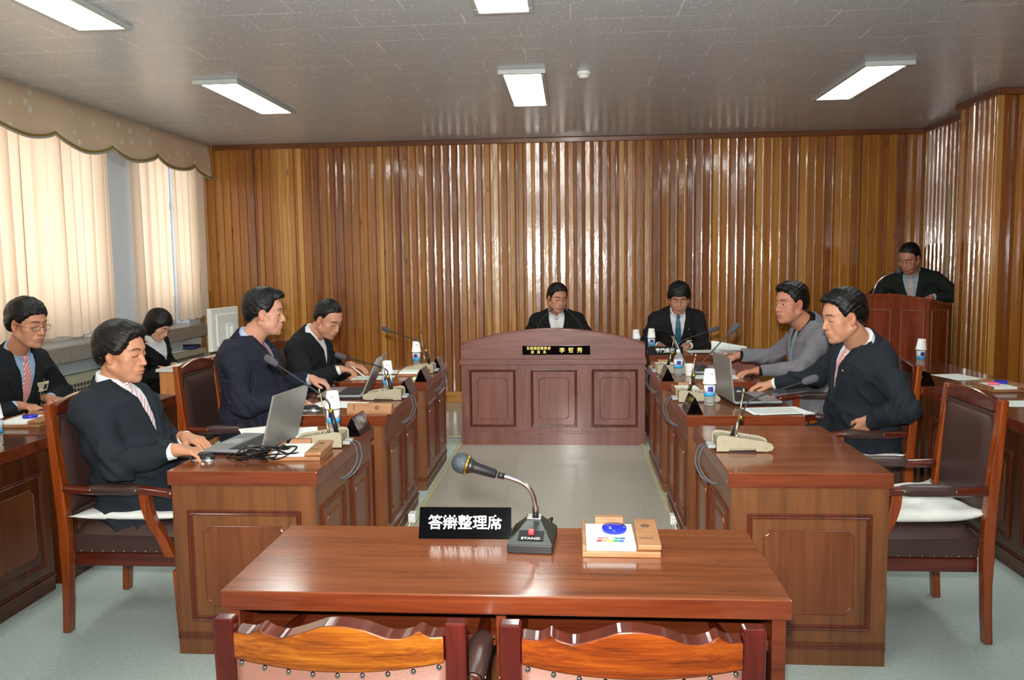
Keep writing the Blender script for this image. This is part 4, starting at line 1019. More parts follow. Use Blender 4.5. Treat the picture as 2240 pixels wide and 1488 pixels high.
# ------------------------------------------------------------------ people: smooth bodies from blended volumes
def V3(*a): return np.array(a, dtype=np.float64)
def nrm(v): v = np.asarray(v, float); return v/np.linalg.norm(v)
class Field:
    """ordered list of blended volumes; polygonised only near its surface"""
    def __init__(s): s.p = []; s.post = None
    def add(s, f, c, r, k=.0, op='u'): s.p.append((f, np.asarray(c, float), r, k, op)); return s
    def cone(s, a, b, r1, r2, k=.01, op='u'):
        a, b = np.asarray(a, float), np.asarray(b, float); ab = b-a; L2 = max(1e-9, ab@ab)
        def f(P):
            d = P-a; t = np.clip((d@ab)/L2, 0, 1); return np.linalg.norm(d-t[..., None]*ab, axis=-1)-(r1+t*(r2-r1))
        return s.add(f, (a+b)/2, math.sqrt(L2)/2+max(r1, r2), k, op)
    def ell(s, c, R, rad, k=.01, op='u'):
        """ellipsoid with axes = rows of R"""
        c = np.asarray(c, float); rad = np.asarray(rad, float)
        def f(P):
            q = (P-c)@R.T; k0 = np.linalg.norm(q/rad, axis=-1); k1 = np.linalg.norm(q/(rad*rad), axis=-1)+1e-9
            return k0*(k0-1)/k1
        return s.add(f, c, rad.max(), k, op)
    def ev(s, P):
        D = np.full(P.shape[:-1], .3)
        ctr = P.reshape(-1, 3).mean(0) if False else None
        for f, c, r, k, op in s.p: D = s.comb(D, f(P), k, op)
        if s.post: D = s.post(P, D)
        return D
    @staticmethod
    def comb(D, d, k, op):
        if op == 'u':
            if k <= 0: return np.minimum(D, d)
            h = np.clip(.5+.5*(D-d)/k, 0, 1); return D*(1-h)+d*h-k*h*(1-h)
        if op == 's': d = -d
        if k <= 0: return np.maximum(D, d)
        h = np.clip(.5-.5*(D-d)/k, 0, 1); return D*(1-h)+d*h+k*h*(1-h)
    def mesh(s, cell):
        N = 12; B = N*cell; U = [q for q in s.p if q[4] == 'u']
        lo = np.min([q[1]-q[2] for q in U], 0)-.03; hi = np.max([q[1]+q[2] for q in U], 0)+.03
        nb = np.ceil((hi-lo)/B).astype(int); g = np.stack(np.meshgrid(*[np.arange(n) for n in nb], indexing='ij'), -1).reshape(-1, 3)
        C = lo+(g+.5)*B; hd = B*.87
        near = np.zeros(len(C), bool)
        for q in U: near |= np.linalg.norm(C-q[1], axis=1) < q[2]+hd+.02
        g = g[near]; C = C[near]
        d = s.ev(C[None])[0]; keep = np.abs(d) < hd*1.35+.022; g = g[keep]; C = C[keep]
        ax = np.arange(N+1)*cell; L = np.stack(np.meshgrid(ax, ax, ax, indexing='ij'), -1)
        nB = len(g); org = lo+g*B; D = np.full((nB, N+1, N+1, N+1), .3, np.float64)
        CH = 220
        for i in range(0, nB, CH):
            P = org[i:i+CH, None, None, None, :]+L; Dc = D[i:i+CH]; cc = C[i:i+CH]
            for f, c, r, k, op in s.p:
                if op == 'i': m = np.ones(len(cc), bool)
                else: m = np.linalg.norm(cc-c, axis=1) < r+hd+k+.03
                if m.any(): Dc[m] = s.comb(Dc[m], f(P[m]), k, op)
            if s.post: Dc[:] = s.post(P, Dc)
            D[i:i+CH] = Dc
        ins = D < 0
        cnt = np.zeros((nB, N, N, N), int)
        for a in (0, 1):
            for b in (0, 1):
                for c in (0, 1): cnt += ins[:, a:N+a, b:N+b, c:N+c]
        act = (cnt > 0) & (cnt < 8); bi, ci, cj, ck = np.nonzero(act)
        pos = np.zeros((len(bi), 3)); wt = np.zeros(len(bi))
        corners = [(a, b, c) for a in (0, 1) for b in (0, 1) for c in (0, 1)]
        for p in range(8):
            for q in range(p+1, 8):
                A, Bq = corners[p], corners[q]
                if sum(abs(x-y) for x, y in zip(A, Bq)) != 1: continue
                da = D[bi, ci+A[0], cj+A[1], ck+A[2]]; db = D[bi, ci+Bq[0], cj+Bq[1], ck+Bq[2]]; m = (da < 0) != (db < 0)
                t = np.where(m, da/(da-db+1e-12), 0)
                for x in range(3): pos[:, x] += np.where(m, A[x]+(Bq[x]-A[x])*t, 0)
                wt += m
        pos /= wt[:, None]; idx = np.stack([ci, cj, ck], -1); G = g[bi]*N+idx
        verts = lo+(G+pos)*cell
        dim = nb*N+2
        key = lambda K: (K[:, 0]*dim[1]+K[:, 1])*dim[2]+K[:, 2]
        kk = key(G); order = np.argsort(kk); ks = kk[order]; quads = []
        for axis in range(3):
            sl0 = [slice(0, N)]*3; sl1 = [slice(0, N)]*3; sl1[axis] = slice(1, N+1)
            a = ins[(slice(None), *sl0)]; b = ins[(slice(None), *sl1)]; e = a != b
            b_, i_, j_, k_ = np.nonzero(e); E = g[b_]*N+np.stack([i_, j_, k_], -1); flip = a[b_, i_, j_, k_]
            o1, o2 = [x for x in range(3) if x != axis]; q4 = []; ok = np.ones(len(E), bool)
            for s1, s2 in ((0, 0), (1, 0), (1, 1), (0, 1)):
                K = E.copy(); K[:, o1] -= s1; K[:, o2] -= s2; kq = key(K); ii = np.clip(np.searchsorted(ks, kq), 0, len(ks)-1)
                ok &= ks[ii] == kq; q4.append(order[ii])
            q = np.stack(q4, -1)[ok]; fl = flip[ok]
            if axis == 1: fl = ~fl
            q[fl] = q[fl][:, ::-1]; quads.append(q)
        return verts, np.concatenate(quads)
def np_mesh(name, verts, quads, mats, org, parent=None, attrs=None):
    me = bpy.data.meshes.new(name); v = (verts-np.asarray(org)).astype(np.float32)
    me.vertices.add(len(v)); me.vertices.foreach_set('co', v.ravel()); n = len(quads)
    me.loops.add(n*4); me.loops.foreach_set('vertex_index', quads.astype(np.int32).ravel())
    me.polygons.add(n); me.polygons.foreach_set('loop_start', np.arange(0, 4*n, 4, dtype=np.int32))
    try: me.polygons.foreach_set('loop_total', np.full(n, 4, np.int32))
    except Exception: pass
    me.polygons.foreach_set('use_smooth', np.ones(n, bool)); me.update(calc_edges=True); me.validate()
    for m in (mats if isinstance(mats, (list, tuple)) else [mats]): me.materials.append(m)
    for nm, typ, arr in (attrs or []):
        at = me.attributes.new(nm, typ, 'POINT'); at.data.foreach_set('color' if typ == 'FLOAT_COLOR' else ('vector' if typ == 'FLOAT_VECTOR' else 'value'), arr.astype(np.float32).ravel())
    o = bpy.data.objects.new(name, me); COL.objects.link(o)
    if parent is not None: o.parent = parent
    return o
def smooth_noise(P, f, seed):
    r = np.random.RandomState(seed); out = 0
    for i in range(5):
        d = nrm(r.randn(3)); out = out+np.sin((P@d)*f*(1+.45*i)+r.rand()*6.28+1.3*np.sin((P@nrm(r.randn(3)))*f*.7+r.rand()*6))/(1+.5*i)
    return out/2.6

t = NT('skin'); a = t.new('ShaderNodeAttribute', attribute_name='Col'); n = t.noise(t.coords((1, 1, 1)), 60, 3)
mx = t.new('ShaderNodeMix', data_type='RGBA', blend_type='MULTIPLY'); mx.inputs[0].default_value = 1
t.link(a.outputs['Color'], mx.inputs[6]); t.link(t.ramp(n, [(.3, (.93, .91, .9, 1)), (.7, (1.04, 1.03, 1.02, 1))]), mx.inputs[7]); t.link(mx.outputs[2], t.b.inputs['Base Color'])
t.setp(Roughness=.50, Specular_IOR_Level=.40, Subsurface_Weight=.12, Subsurface_Radius=(.012, .005, .003), Subsurface_Scale=.6)
M_SKIN = t.m
t = NT('clear_lens'); t.setp(Base_Color=(1, 1, 1, 1), Roughness=.03, Alpha=.10); M_LENS = t.m
def hair_mat(name, col, col2, rough=.38):
    t = NT(name); a = t.new('ShaderNodeAttribute', attribute_name='hp'); mp = t.new('ShaderNodeMapping'); mp.inputs['Scale'].default_value = (330, 26, 170)
    t.link(a.outputs['Vector'], mp.inputs[0]); n = t.noise(mp.outputs[0], 1.0, 4, .65, .3)
    t.link(t.ramp(n, [(.35, srgb(col)), (.75, srgb(col2))]), t.b.inputs['Base Color']); t.setp(Roughness=rough, Specular_IOR_Level=.32); t.bump(n, .6, .003); return t.m
M_HAIR = hair_mat('black_hair', '040404', '0f0e10', .42); M_HAIRB = hair_mat('dark_brown_hair', '080606', '1c1414', .42)

def pinstripe(name, base, line):
    t = NT(name); a = t.new('ShaderNodeAttribute', attribute_name='su'); m = t.new('ShaderNodeMath', operation='MULTIPLY'); m.inputs[1].default_value = 1/.0125
    t.link(a.outputs['Fac'], m.inputs[0]); f = t.new('ShaderNodeMath', operation='FRACT'); t.link(m.outputs[0], f.inputs[0])
    c = t.ramp(f.outputs[0], [(.0, srgb(line)), (.10, srgb(line)), (.2, srgb(base)), (1, srgb(base))]); t.link(c, t.b.inputs['Base Color']); t.setp(Roughness=.85, Specular_IOR_Level=.25); t.bump(t.noise(t.coords((1, 1, 1)), 900, 2), .3, .001); return t.m
def striped(name, cols, per=.02, slope=1.0):
    t = NT(name); a = t.new('ShaderNodeAttribute', attribute_name='tp'); s = t.new('ShaderNodeSeparateXYZ'); t.link(a.outputs['Vector'], s.inputs[0])
    m = t.new('ShaderNodeMath', operation='MULTIPLY_ADD'); t.link(s.outputs['X'], m.inputs[0]); m.inputs[1].default_value = slope; t.link(s.outputs['Z'], m.inputs[2])
    d = t.new('ShaderNodeMath', operation='DIVIDE'); t.link(m.outputs[0], d.inputs[0]); d.inputs[1].default_value = per; f = t.new('ShaderNodeMath', operation='FRACT'); t.link(d.outputs[0], f.inputs[0])
    r = t.new('ShaderNodeValToRGB'); r.color_ramp.interpolation = 'CONSTANT'; e = r.color_ramp.elements; k = len(cols)
    e[0].position = 0; e[0].color = srgb(cols[0]); e[1].position = 1/k; e[1].color = srgb(cols[1 % k])
    for i in range(2, k): x = e.new(i/k); x.color = srgb(cols[i])
    t.link(f.outputs[0], r.inputs[0]); t.link(r.outputs[0], t.b.inputs['Base Color']); t.setp(Roughness=.45, Sheen_Weight=.3); return t.m

def head_frame(yaw, pitch, roll):
    """rows: right, forward(face), up in world; yaw 0 = facing +x, pitch>0 looks down"""
    f = V3(math.cos(yaw)*math.cos(pitch), math.sin(yaw)*math.cos(pitch), -math.sin(pitch)); r = nrm(np.cross(f, V3(0, 0, 1))); u = np.cross(r, f)
    r2 = r*math.cos(roll)+u*math.sin(roll); u2 = -r*math.sin(roll)+u*math.cos(roll)
    return np.stack([r2, f, u2])
def add_head(F, c, R, sc, opt):
    c = np.asarray(c, float); W_ = lambda x, y, z: c+sc*(x*R[0]+y*R[1]+z*R[2])
    E = lambda x, y, z, rad, k, op='u', RR=None: F.ell(W_(x, y, z), R if RR is None else RR, np.array(rad)*sc, k*sc, op)
    fat = opt.get('fat', 1.0)
    E(0, -.014, .038, (.074, .092, .082), 0)              # skull
    E(0, .022, .020, (.062, .068, .075), .02)             # forehead and upper face
    E(0, .030, -.045, (.052*fat, .058, .066), .025)         # mid face
    E(0, .050, -.082, (.036*fat, .038, .032), .02)        # jaw front
    for s in (-1, 1):
        F.cone(W_(s*.056*fat, -.005, -.050), W_(s*.026, .062, -.092), .018*sc, .017*sc, .022*sc)   # jaw line
        E(s*.043, .052, -.018, (.024, .022, .020), .02)   # cheek bone
        E(s*.036*fat, .050, -.050, (.024, .026, .028), .02)   # cheek
    E(0, .078, -.100, (.019, .016, .015), .014)           # chin
    E(0, .068, .030, (.046, .022, .014), .014)            # brow
    for s in (-1, 1):
        E(s*.032, .0905, .003, (.019, .012, .011), .010, 's')   # socket
        E(s*.0315, .0735, .003, (.0175, .0125, .0115), .003)  # lid over the eyeball
        F.cone(W_(s*.016, .0835, -.0035), W_(s*.046, .0755, -.0005), .0022*sc, .0020*sc, .003*sc)   # lower lid
        F.cone(W_(s*.015, .087, .010), W_(s*.047, .0765, .010), .0030*sc, .0025*sc, .004*sc)   # upper fold
    F.cone(W_(0, .083, .012), W_(0, .104, -.030), .0072*sc, .0105*sc, .009*sc)   # nose
    for s in (-1, 1):
        E(s*.0125, .094, -.033, (.0082, .0098, .0078), .005)
        E(s*.0065, .1015, -.0425, (.0032, .0045, .003), .002, 's')
    E(0, .080, -.062, (.030, .020, .022), .012)           # muzzle
    E(0, .0950, -.0585, (.0200, .0070, .0046), .005); E(0, .0932, -.0700, (.0170, .0075, .0054), .005)   # lips
    F.cone(W_(-.021, .092, -.0648), W_(0, .1055, -.0640), .0014*sc, .0016*sc, .002*sc, 's'); F.cone(W_(.021, .092, -.0648), W_(0, .1055, -.0640), .0014*sc, .0016*sc, .002*sc, 's')
    for s in (-1, 1):                                     # ears
        tilt = .22; rr = nrm(R[0]*math.cos(.35)+R[1]*-s*math.sin(.35)); uu = nrm(R[2]*math.cos(tilt)-R[1]*math.sin(tilt)); uu = nrm(uu-rr*(uu@rr)); RR = np.stack([rr, np.cross(uu, rr), uu])
        E(s*.0765, -.006, -.008, (.0085, .0185, .031), .005, 'u', RR)
        E(s*.0865, .001, -.002, (.0065, .0110, .018), .004, 's', RR)
        E(s*.0770, .004, -.033, (.0075, .0085, .010), .004, 'u', RR)
def head_local(P, c, R, sc): return ((P-np.asarray(c))@R.T)/sc
def paint_skin(P, c, R, sc, opt):
    q = head_local(P, c, R, sc); x, y, z = q[:, 0], q[:, 1], q[:, 2]; ax = np.abs(x)
    base = np.array(srgb(opt.get('skin', 'd8a688'))[:3]); col = np.tile(base, (len(P), 1))
    inh = (np.linalg.norm(q-np.array([0, 0, -.01]), axis=1) < .17)
    def mixc(m, c2, w=1.0):
        m = (np.clip(m, 0, 1)*w*inh)[:, None]; col[:] = col*(1-m)+np.array(srgb(c2)[:3])*m
    g = lambda v, s_: np.exp(-(v/s_)**2)
    mixc(g(ax-.042, .018)*g(z+.030, .022)*(y > .02), 'c98a70', .45)        # cheeks
    mixc(g(ax, .014)*g(z+.034, .012)*(y > .08), 'c88c74', .4)
    mixc((ax > .074)*(z < .03)*(z > -.05)*1.0, 'c68064', .5)                # ears
    lw = np.clip((.021-ax)/.004, 0, 1)
    lip = lw*(y > .085)*np.clip((np.where(z > -.0645, .0070, .0098)*np.sqrt(np.clip(1-(ax/.0225)**2, 0, 1))-np.abs(z+.0645))/.0015, 0, 1); mixc(lip, 'b0685a', .6)
    mixc(lw*(y > .08)*g(z+.0645, .0016), '5c2a24', .8)
    zb = .0265+.004*np.sin(np.clip((ax-.014)/.036, 0, 1)*PI)-.05*np.clip(ax-.036, 0, 1)*2
    brow = np.clip((.0052-np.abs(z-zb))/.002, 0, 1)*np.clip((ax-.012)/.004, 0, 1)*np.clip((.051-ax)/.006, 0, 1)*(y > .04); mixc(brow, opt.get('brow', '2a2020'), .85)
    inx = np.clip(1-((ax-.0315)/.0165)**2, 0, 1); zl = .0002+.0+(0 if not opt.get('open') else .0035)*np.sqrt(inx)
    lash = (inx > 0)*np.clip((.0021-np.abs(z-(zl-.002*np.sqrt(inx)*(0 if opt.get('open') else 1))))/.001, 0, 1)*(y > .06); mixc(lash, '1a1212', .9)
    if opt.get('open'):
        eye = (inx > 0)*(np.abs(z-.0005) < .0032*np.sqrt(inx))*(y > .06); mixc(eye*1.0, 'e4dcd4', .9)
        mixc(eye*((ax-.0315-opt.get('look', 0)*np.sign(x))**2 < .0052**2), '1a1010', 1)
    mixc(g(ax-.032, .018)*g(z-.012, .006)*(y > .05), 'a87860', .35)          # eyelid tint
    mixc((y > .0)*g(z+.088, .02)*np.clip(1-ax/.06, 0, 1), 'b58f7c', .30)      # shaven chin
    return np.concatenate([col, np.ones((len(P), 1))], 1)

def make_hair(root, c, R, sc, opt, cell, org):
    c = np.asarray(c, float); st = opt.get('hair', {}); vol = st.get('vol', .012); F = Field()
    W_ = lambda x, y, z: c+sc*(x*R[0]+y*R[1]+z*R[2])
    F.ell(W_(0, -.014, .040), R, np.array([.074+vol, .092+vol, .082+vol*1.15])*sc, 0)
    F.ell(W_(0, -.030, .0), R, np.array([.070+vol*.9, .070+vol*.6, .078])*sc, .02*sc)
    if st.get('top'): F.ell(W_(st.get('tx', 0), .045, .098), R, np.array([.055, .045, st['top']])*sc, .02*sc)
    if st.get('front'): F.ell(W_(st.get('fx', 0), .078, st.get('fz', .085)), R, np.array([.050, .020, .020])*sc, .016*sc)
    if st.get('side'):
        for s in (-1, 1): F.ell(W_(s*.072, .0, st.get('sz', .0)), R, np.array([.018, st.get('sy', .045), st['side']])*sc, .012*sc)
    if st.get('bob'):
        F.ell(W_(0, -.028, -.035), R, np.array([.094, .080, .085])*sc, .02*sc)
    tz = np.array(st.get('z', [-.095, -.075, -.055, -.030, -.012, .010, .030, .050, .068, .085, .100])); ty = np.array(st.get('y', [-.20, -.075, -.060, -.045, -.020, .020, .034, .045, .052, .062, .200]))
    part, ear, jag = st.get('part', 0), st.get('ear', 1), st.get('jag', .004)
    def post(P, D):
        q = (P-c)@R.T/sc; x, y, z = q[..., 0], q[..., 1], q[..., 2]; ax = np.abs(x)
        zz = z-part*x-st.get('peak', .10)*np.clip(ax-.03, 0, 1)*0+st.get('arch', 5.0)*ax*ax*np.clip((z-.03)/.03, 0, 1)*-1*st.get('archk', 0)
        yl = np.interp(zz, tz, ty)+jag*.5*np.sin(x*110+2*np.sin(z*43+1)+1)+jag*.35*np.sin(x*290+z*150)+jag*.3*np.sin(z*420+x*130)
        D2 = (y-yl)*.62*sc
        # strands: grooves running front to back
        g = .0005*np.sin(x*430+z*180+10*np.sin(y*16+z*9))+.0007*np.sin(x*190+z*150+7*np.sin(y*20+z*8))+.0004*np.sin(z*420-x*160+6*np.sin(y*31))+st.get('mess', .0015)*smooth_noise(q*1.0, 75, 4)
        tq = np.clip((y-yl+.030)/.030, 0, 1); D = D+g*sc+(.0065*tq*tq*(z > -.02)*st.get('taper', 1))*sc; k = .007*sc; h = np.clip(.5-.5*(D-D2)/k, 0, 1); D = D*(1-h)+D2*h+k*h*(1-h)
        if ear:
            for s in (-1, 1):
                e = (np.sqrt(((x-s*.088)/.034)**2+((y+.002-.004)/(.026*ear))**2+((z+.010)/(.038*ear))**2)-1)*.022*sc; D = np.maximum(D, -e)
        return D
    F.post = post; v, q = F.mesh(cell)
    hp = head_local(v, c, R, sc)
    return np_mesh('hair', v, q, st.get('mat', M_HAIR), org, root, [('hp', 'FLOAT_VECTOR', hp)])

def add_hand(F, W, d, n, s_thumb, pose, sc=1.0, slim=1.0):
    """W wrist, d towards the knuckles, n palm normal (palm side), s_thumb = unit side vector towards the thumb"""
    W = np.asarray(W, float); d = nrm(d); n = np.asarray(n, float); n = nrm(n-d*(n@d)); t = np.cross(d, n); t = t*np.sign(t@np.asarray(s_thumb, float) or 1)
    q = lambda a, b, c_: W+sc*(a*d+b*t+c_*n)
    P = {'flat': (.25, .30, .25), 'mouse': (.35, .50, .35), 'type': (.30, .65, .45), 'pen': (.75, .95, .6), 'fist': (1.0, 1.2, .8), 'rest': (.30, .40, .30)}[pose]
    offs = (.0295, .0100, -.0095, -.0275); lens = ((.043, .026, .020), (.047, .030, .021), (.043, .028, .020), (.034, .020, .018)); rad = (.0092, .0095, .0090, .0080)
    kn = [q(.082-.004*abs(i-1.2), o, -.004) for i, o in enumerate(offs)]
    for i, K in enumerate(kn): F.cone(q(.008, offs[i]*.62, 0), K, .0165*sc, .0115*sc, .012*sc)
    F.cone(q(-.035, 0, 0), q(.015, 0, 0), .0245*sc, .0215*sc, .014*sc)
    for i, K in enumerate(kn):
        ang = 0; p = K; e = (i-1.5)*.03*(-1)
        extra = .12*i if pose in ('type', 'pen', 'fist') else .04*i
        for j, L in enumerate(lens[i]):
            ang += P[j]+(extra if j == 0 else 0) - (.1 if (pose == 'pen' and i == 0) else 0)
            dd = d*math.cos(ang)+n*math.sin(ang)+t*e; dd = nrm(dd); p2 = p+dd*L*sc
            r1 = rad[i]*(1-.09*j)*sc*slim; F.cone(p, p2, r1, r1*.90, (.004 if j == 0 else .002)*sc); p = p2
    a = q(.012, .020, .004); b = q(.045, .043, .012); c_ = q(.072, .049+(-.012 if pose in ('pen',) else 0), .020); e_ = q(.094, .044+(-.018 if pose == 'pen' else 0), .026)
    F.cone(a, b, .0150*sc, .0125*sc, .012*sc); F.cone(b, c_, .0118*sc, .0098*sc, .004*sc); F.cone(c_, e_, .0098*sc, .0082*sc, .003*sc)

TOR = dict(  # s: half width, half depth, forward offset
    s=[-.16, -.10, .0, .12, .22, .32, .40, .45, .485, .515, .545],
    a=[.172, .182, .178, .164, .168, .184, .194, .190, .152, .104, .074],
    b=[.128, .132, .128, .118, .118, .124, .118, .104, .084, .070, .060],
    c=[.000, .000, .000, .004, .008, .010, .004, -.004, -.010, -.012, -.008])
def torso_fn(O, T, L, dw, wide=1.0, deep=1.0, s0=-.16, s1=.52, p=2.5, belly=0):
    s_, a_, b_, c_ = (np.array(TOR[k]) for k in 'sabc')
    a_ = a_*wide+dw; b_ = b_*deep+dw+belly*np.exp(-((s_-.08)/.13)**2); c_ = c_+belly*.6*np.exp(-((s_-.08)/.13)**2)
    def f(P):
        q = (P-O)@T.T; x, y, s = q[..., 0], q[..., 1], q[..., 2]/L
        a = np.interp(s, s_, a_); b = np.interp(s, s_, b_); c = np.interp(s, s_, c_)
        r = ((np.abs(x)/a)**p+(np.abs(y-c)/b)**p)**(1/p); d = (r-1)*np.minimum(a, b)
        return np.maximum(np.maximum(d, (s-s1)*L), (s0-s)*L)
    return f
def ik(A, B, l1, l2, hint):
    A, B = np.asarray(A, float), np.asarray(B, float); v = B-A; D = np.linalg.norm(v); D2 = min(D, (l1+l2)*.999); u = v/D
    x = (l1*l1-l2*l2+D2*D2)/(2*D2); h = math.sqrt(max(0, l1*l1-x*x)); w = np.asarray(hint, float); w = w-u*(w@u); w = nrm(w); return A+u*x+w*h

def person(label, pel, nb, yaw, head, hyaw, hpitch, hroll=0, hsc=1.08, handR=None, handL=None, suit=None, shirt='e8ecee', tie=None, cell=.0034, opt=None, wide=1.0, deep=1.0, belly=0, sbut=.16,
           standing=False, pants=None, elbR=(0, -.6, -1), elbL=(0, .6, -1), lapel=True, badge=None, pin=True, glasses=None, jwide=.0, knee=None, wrk=1.0, shirt_mat=None, vw=1.0, floorz=0.0):
    opt = opt or {}; pel, nb = np.asarray(pel, float), np.asarray(nb, float); L = np.linalg.norm(nb-pel)/.50
    U = nrm(nb-pel); f0 = V3(math.cos(yaw), math.sin(yaw), 0); Fw = nrm(f0-U*(f0@U)); Rt = np.cross(Fw, U); T = np.stack([Rt, Fw, U]); O = pel
    tp = lambda x, y, s: O+Rt*x+Fw*y+U*(s*L)
    HR = head_frame(hyaw, hpitch, hroll); org = V3(pel[0], pel[1], floorz)
    sh = {1: tp(.180*wide, -.008, .425), -1: tp(-.180*wide, -.008, .425)}
    arms = {}
    for sd, hd, hint in ((1, handR, elbR), (-1, handL, elbL)):
        if hd is None: hd = dict(w=tp(sd*.16, .30, .02), d=tuple(Fw*.9-U*.3), pose='rest')
        w = np.asarray(hd['w'], float); h_ = np.array(hint, float); hw_ = f0*h_[0]+np.cross(f0, V3(0, 0, 1))*(-h_[1])+V3(0, 0, 1)*h_[2]
        e = ik(sh[sd], w, .300*hd.get('ul', 1), .262*hd.get('fl', 1), hw_); arms[sd] = (sh[sd], e, w, hd)
    # ---- the body itself
    F = Field(); slim = .022
    F.add(torso_fn(O, T, L, -slim-.008, wide, deep, -.10, .50, 2.3), tp(0, 0, .2), .36*L+.1, 0)
    F.cone(tp(0, -.006, .44), np.asarray(head)-HR[2]*.075*hsc-HR[1]*.020*hsc, .058*hsc*opt.get('neck', 1), .055*hsc*opt.get('neck', 1), .03)
    F.cone(tp(0, -.012, .45), tp(0, -.010, .42), .058, .07, .03)
    add_head(F, head, HR, hsc, opt)
    for sd, (a, e, w, hd) in arms.items():
        F.cone(a, e, .044, .036, .03); F.cone(e, w, .036, .0265, .02)
        dirn = hd.get('d'); add_hand(F, w, nrm(dirn), hd.get('n', (0, 0, -1)), hd.get('t', Rt*(-sd)), hd.get('pose', 'rest'), hd.get('sc', 1.0))
    legs = []
    for sd in (1, -1):
        hp_ = tp(sd*.085*wide, 0, -.02)
        if standing: kn = hp_+V3(0, 0, -.40)+f0*.02+Rt*sd*.02; an = V3(kn[0]-f0[0]*.03, kn[1]-f0[1]*.03, floorz+.09)
        else:
            r0 = np.cross(f0, V3(0, 0, 1)); kn = hp_+f0*.42+r0*sd*.04; kn[2] = floorz+.50; an = V3(kn[0], kn[1], floorz+.09)-f0*(.02 if knee is None else knee)
        legs.append((hp_, kn, an, sd)); F.cone(hp_, kn, .072, .048, .03); F.cone(kn, an, .046, .034, .02); F.cone(an, an+f0*.13-V3(0, 0, .055), .036, .030, .02)
    v, q = F.mesh(cell); col = paint_skin(v, head, HR, hsc, opt)
    body = np_mesh('person', v, q, M_SKIN, org, None, [('Col', 'FLOAT_COLOR', col)]); body.location = org; tag(body, label, 'person')
    make_hair(body, head, HR, hsc, opt, max(.0028, cell*.9), org)
    tl = lambda P: (P-O)@T.T
    # ---- shirt
    cc = max(.004, cell*1.15)
    F = Field(); F.add(torso_fn(O, T, L, -.006, wide, deep, .0, .497, 2.4, belly), tp(0, 0, .25), .34*L+.1, 0)
    nk0 = tp(0, -.004, .450); hv = nrm(np.asarray(head)-HR[2]*.08*hsc-HR[1]*.02*hsc-nk0); nk1 = nk0+nrm(U*.2+hv*.8)*.085
    F.cone(nk0, nk0+(nk1-nk0)*1.12, .0680*hsc*opt.get('neck', 1), .0650*hsc*opt.get('neck', 1), .012)
    axn = nrm(nk1-nk0)
    def neckhole(P, nk0=nk0, axn=axn):
        d = P-nk0; t_ = d@axn; rr = np.linalg.norm(d-t_[..., None]*axn, axis=-1); fr = ((d-t_[..., None]*axn)@Fw)
        top = .100+.012*(-fr/.07)          # higher at the nape
        notch = np.abs(d@Rt)-.003-.34*np.clip(t_-.052, 0, 1)
        cut = np.maximum(.0585*hsc*opt.get('neck', 1)-rr, -t_+.03) if False else None
        return np.minimum(top-t_, np.where(fr > .02, np.maximum(notch, .052-t_), .1))
    F.add(lambda P: -neckhole(P), nk0, .4, 0, 'i')
    if not opt.get('noshirt'):
        v, q = F.mesh(cc); np_mesh('shirt', v, q, shirt_mat or cloth('shirt_'+shirt, shirt, .75, 700, .2), org, body)
    for sd, (a, e, w, hd) in arms.items():
        if hd.get('cuff', 1):
            m = Field(); ax = nrm(w-e); b = w-ax*.012
            m.add(lambda P, b=b, ax=ax: np.maximum(np.linalg.norm((P-b)-((P-b)@ax)[..., None]*ax, axis=-1)-.0345, np.abs((P-b)@ax+.024)-.026), b-ax*.024, .06, 0)
            v, q = m.mesh(.004); np_mesh('shirt_cuff', v, q, cloth('shirt_'+hd.get('cuffcol', shirt), hd.get('cuffcol', shirt), .75, 700, .2), org, body)
    # ---- tie
    if tie is not None:
        F = Field(); base = torso_fn(O, T, L, .001, wide, deep, .0, .53, 2.4, belly); kc = tp(0, .078*deep, .462)
        F.ell(nk0+axn*.046+Fw*.071*hsc, T, (.0180, .013, .019), .004)
        def tf(P):
            x = tl(P); s = x[..., 2]/L; wv = np.interp(s, [.10, .15, .44, .475], [.044, .042, .022, .015]); return np.maximum.reduce([base(P), np.abs(x[..., 0])-wv, -x[..., 1], s*L-.485*L, .12*L-s*L])
        F.add(tf, tp(0, .1, .3), .24, .004); v, q = F.mesh(.0034); np_mesh('necktie', v, q, tie, org, body, [('tp', 'FLOAT_VECTOR', tl(v))])
    # ---- jacket
    F = Field(); jb = torso_fn(O, T, L, .006+jwide, wide, deep, -.17 if not standing else -.34, .512, 2.5, belly)
    F.add(jb, tp(0, 0, .15), .42*L+.12, 0)
    for sd, (a, e, w, hd) in arms.items():
        F.cone(tp(sd*.10*wide, -.010, .445), a+U*.004, .052, .058, .035)
        F.cone(a, e, .0630, .0560, .034)
    for sd, (a, e, w, hd) in arms.items():
        ax = nrm(w-e); wc = w-ax*(.030 if hd.get('cuff', 1) else .018)
        def fc(P, e=e, wc=wc, ax=ax):
            ab = wc-e; d = P-e; t_ = np.clip((d@ab)/(ab@ab), 0, 1); return np.maximum(np.linalg.norm(d-t_[..., None]*ab, axis=-1)-(.0575+t_*(.0415-.0575)), (P-wc)@ax)
        F.add(fc, (e+wc)/2, np.linalg.norm(wc-e)/2+.06, .022)
        cs_ = [(w, ax)]
        F.cone(w+ax*.02, w+ax*.2, .001, .001, 0) if False else None
    wV = lambda s: np.interp(s, [sbut, sbut+.04, .40, .47, .53], [.0, .010*vw, .056*vw, .071*vw, .074*vw]); lw = lambda s: np.interp(s, [sbut, sbut+.06, .34, .405, .415, .47, .53], [.0, .022, .066, .080, .052, .058, .030])
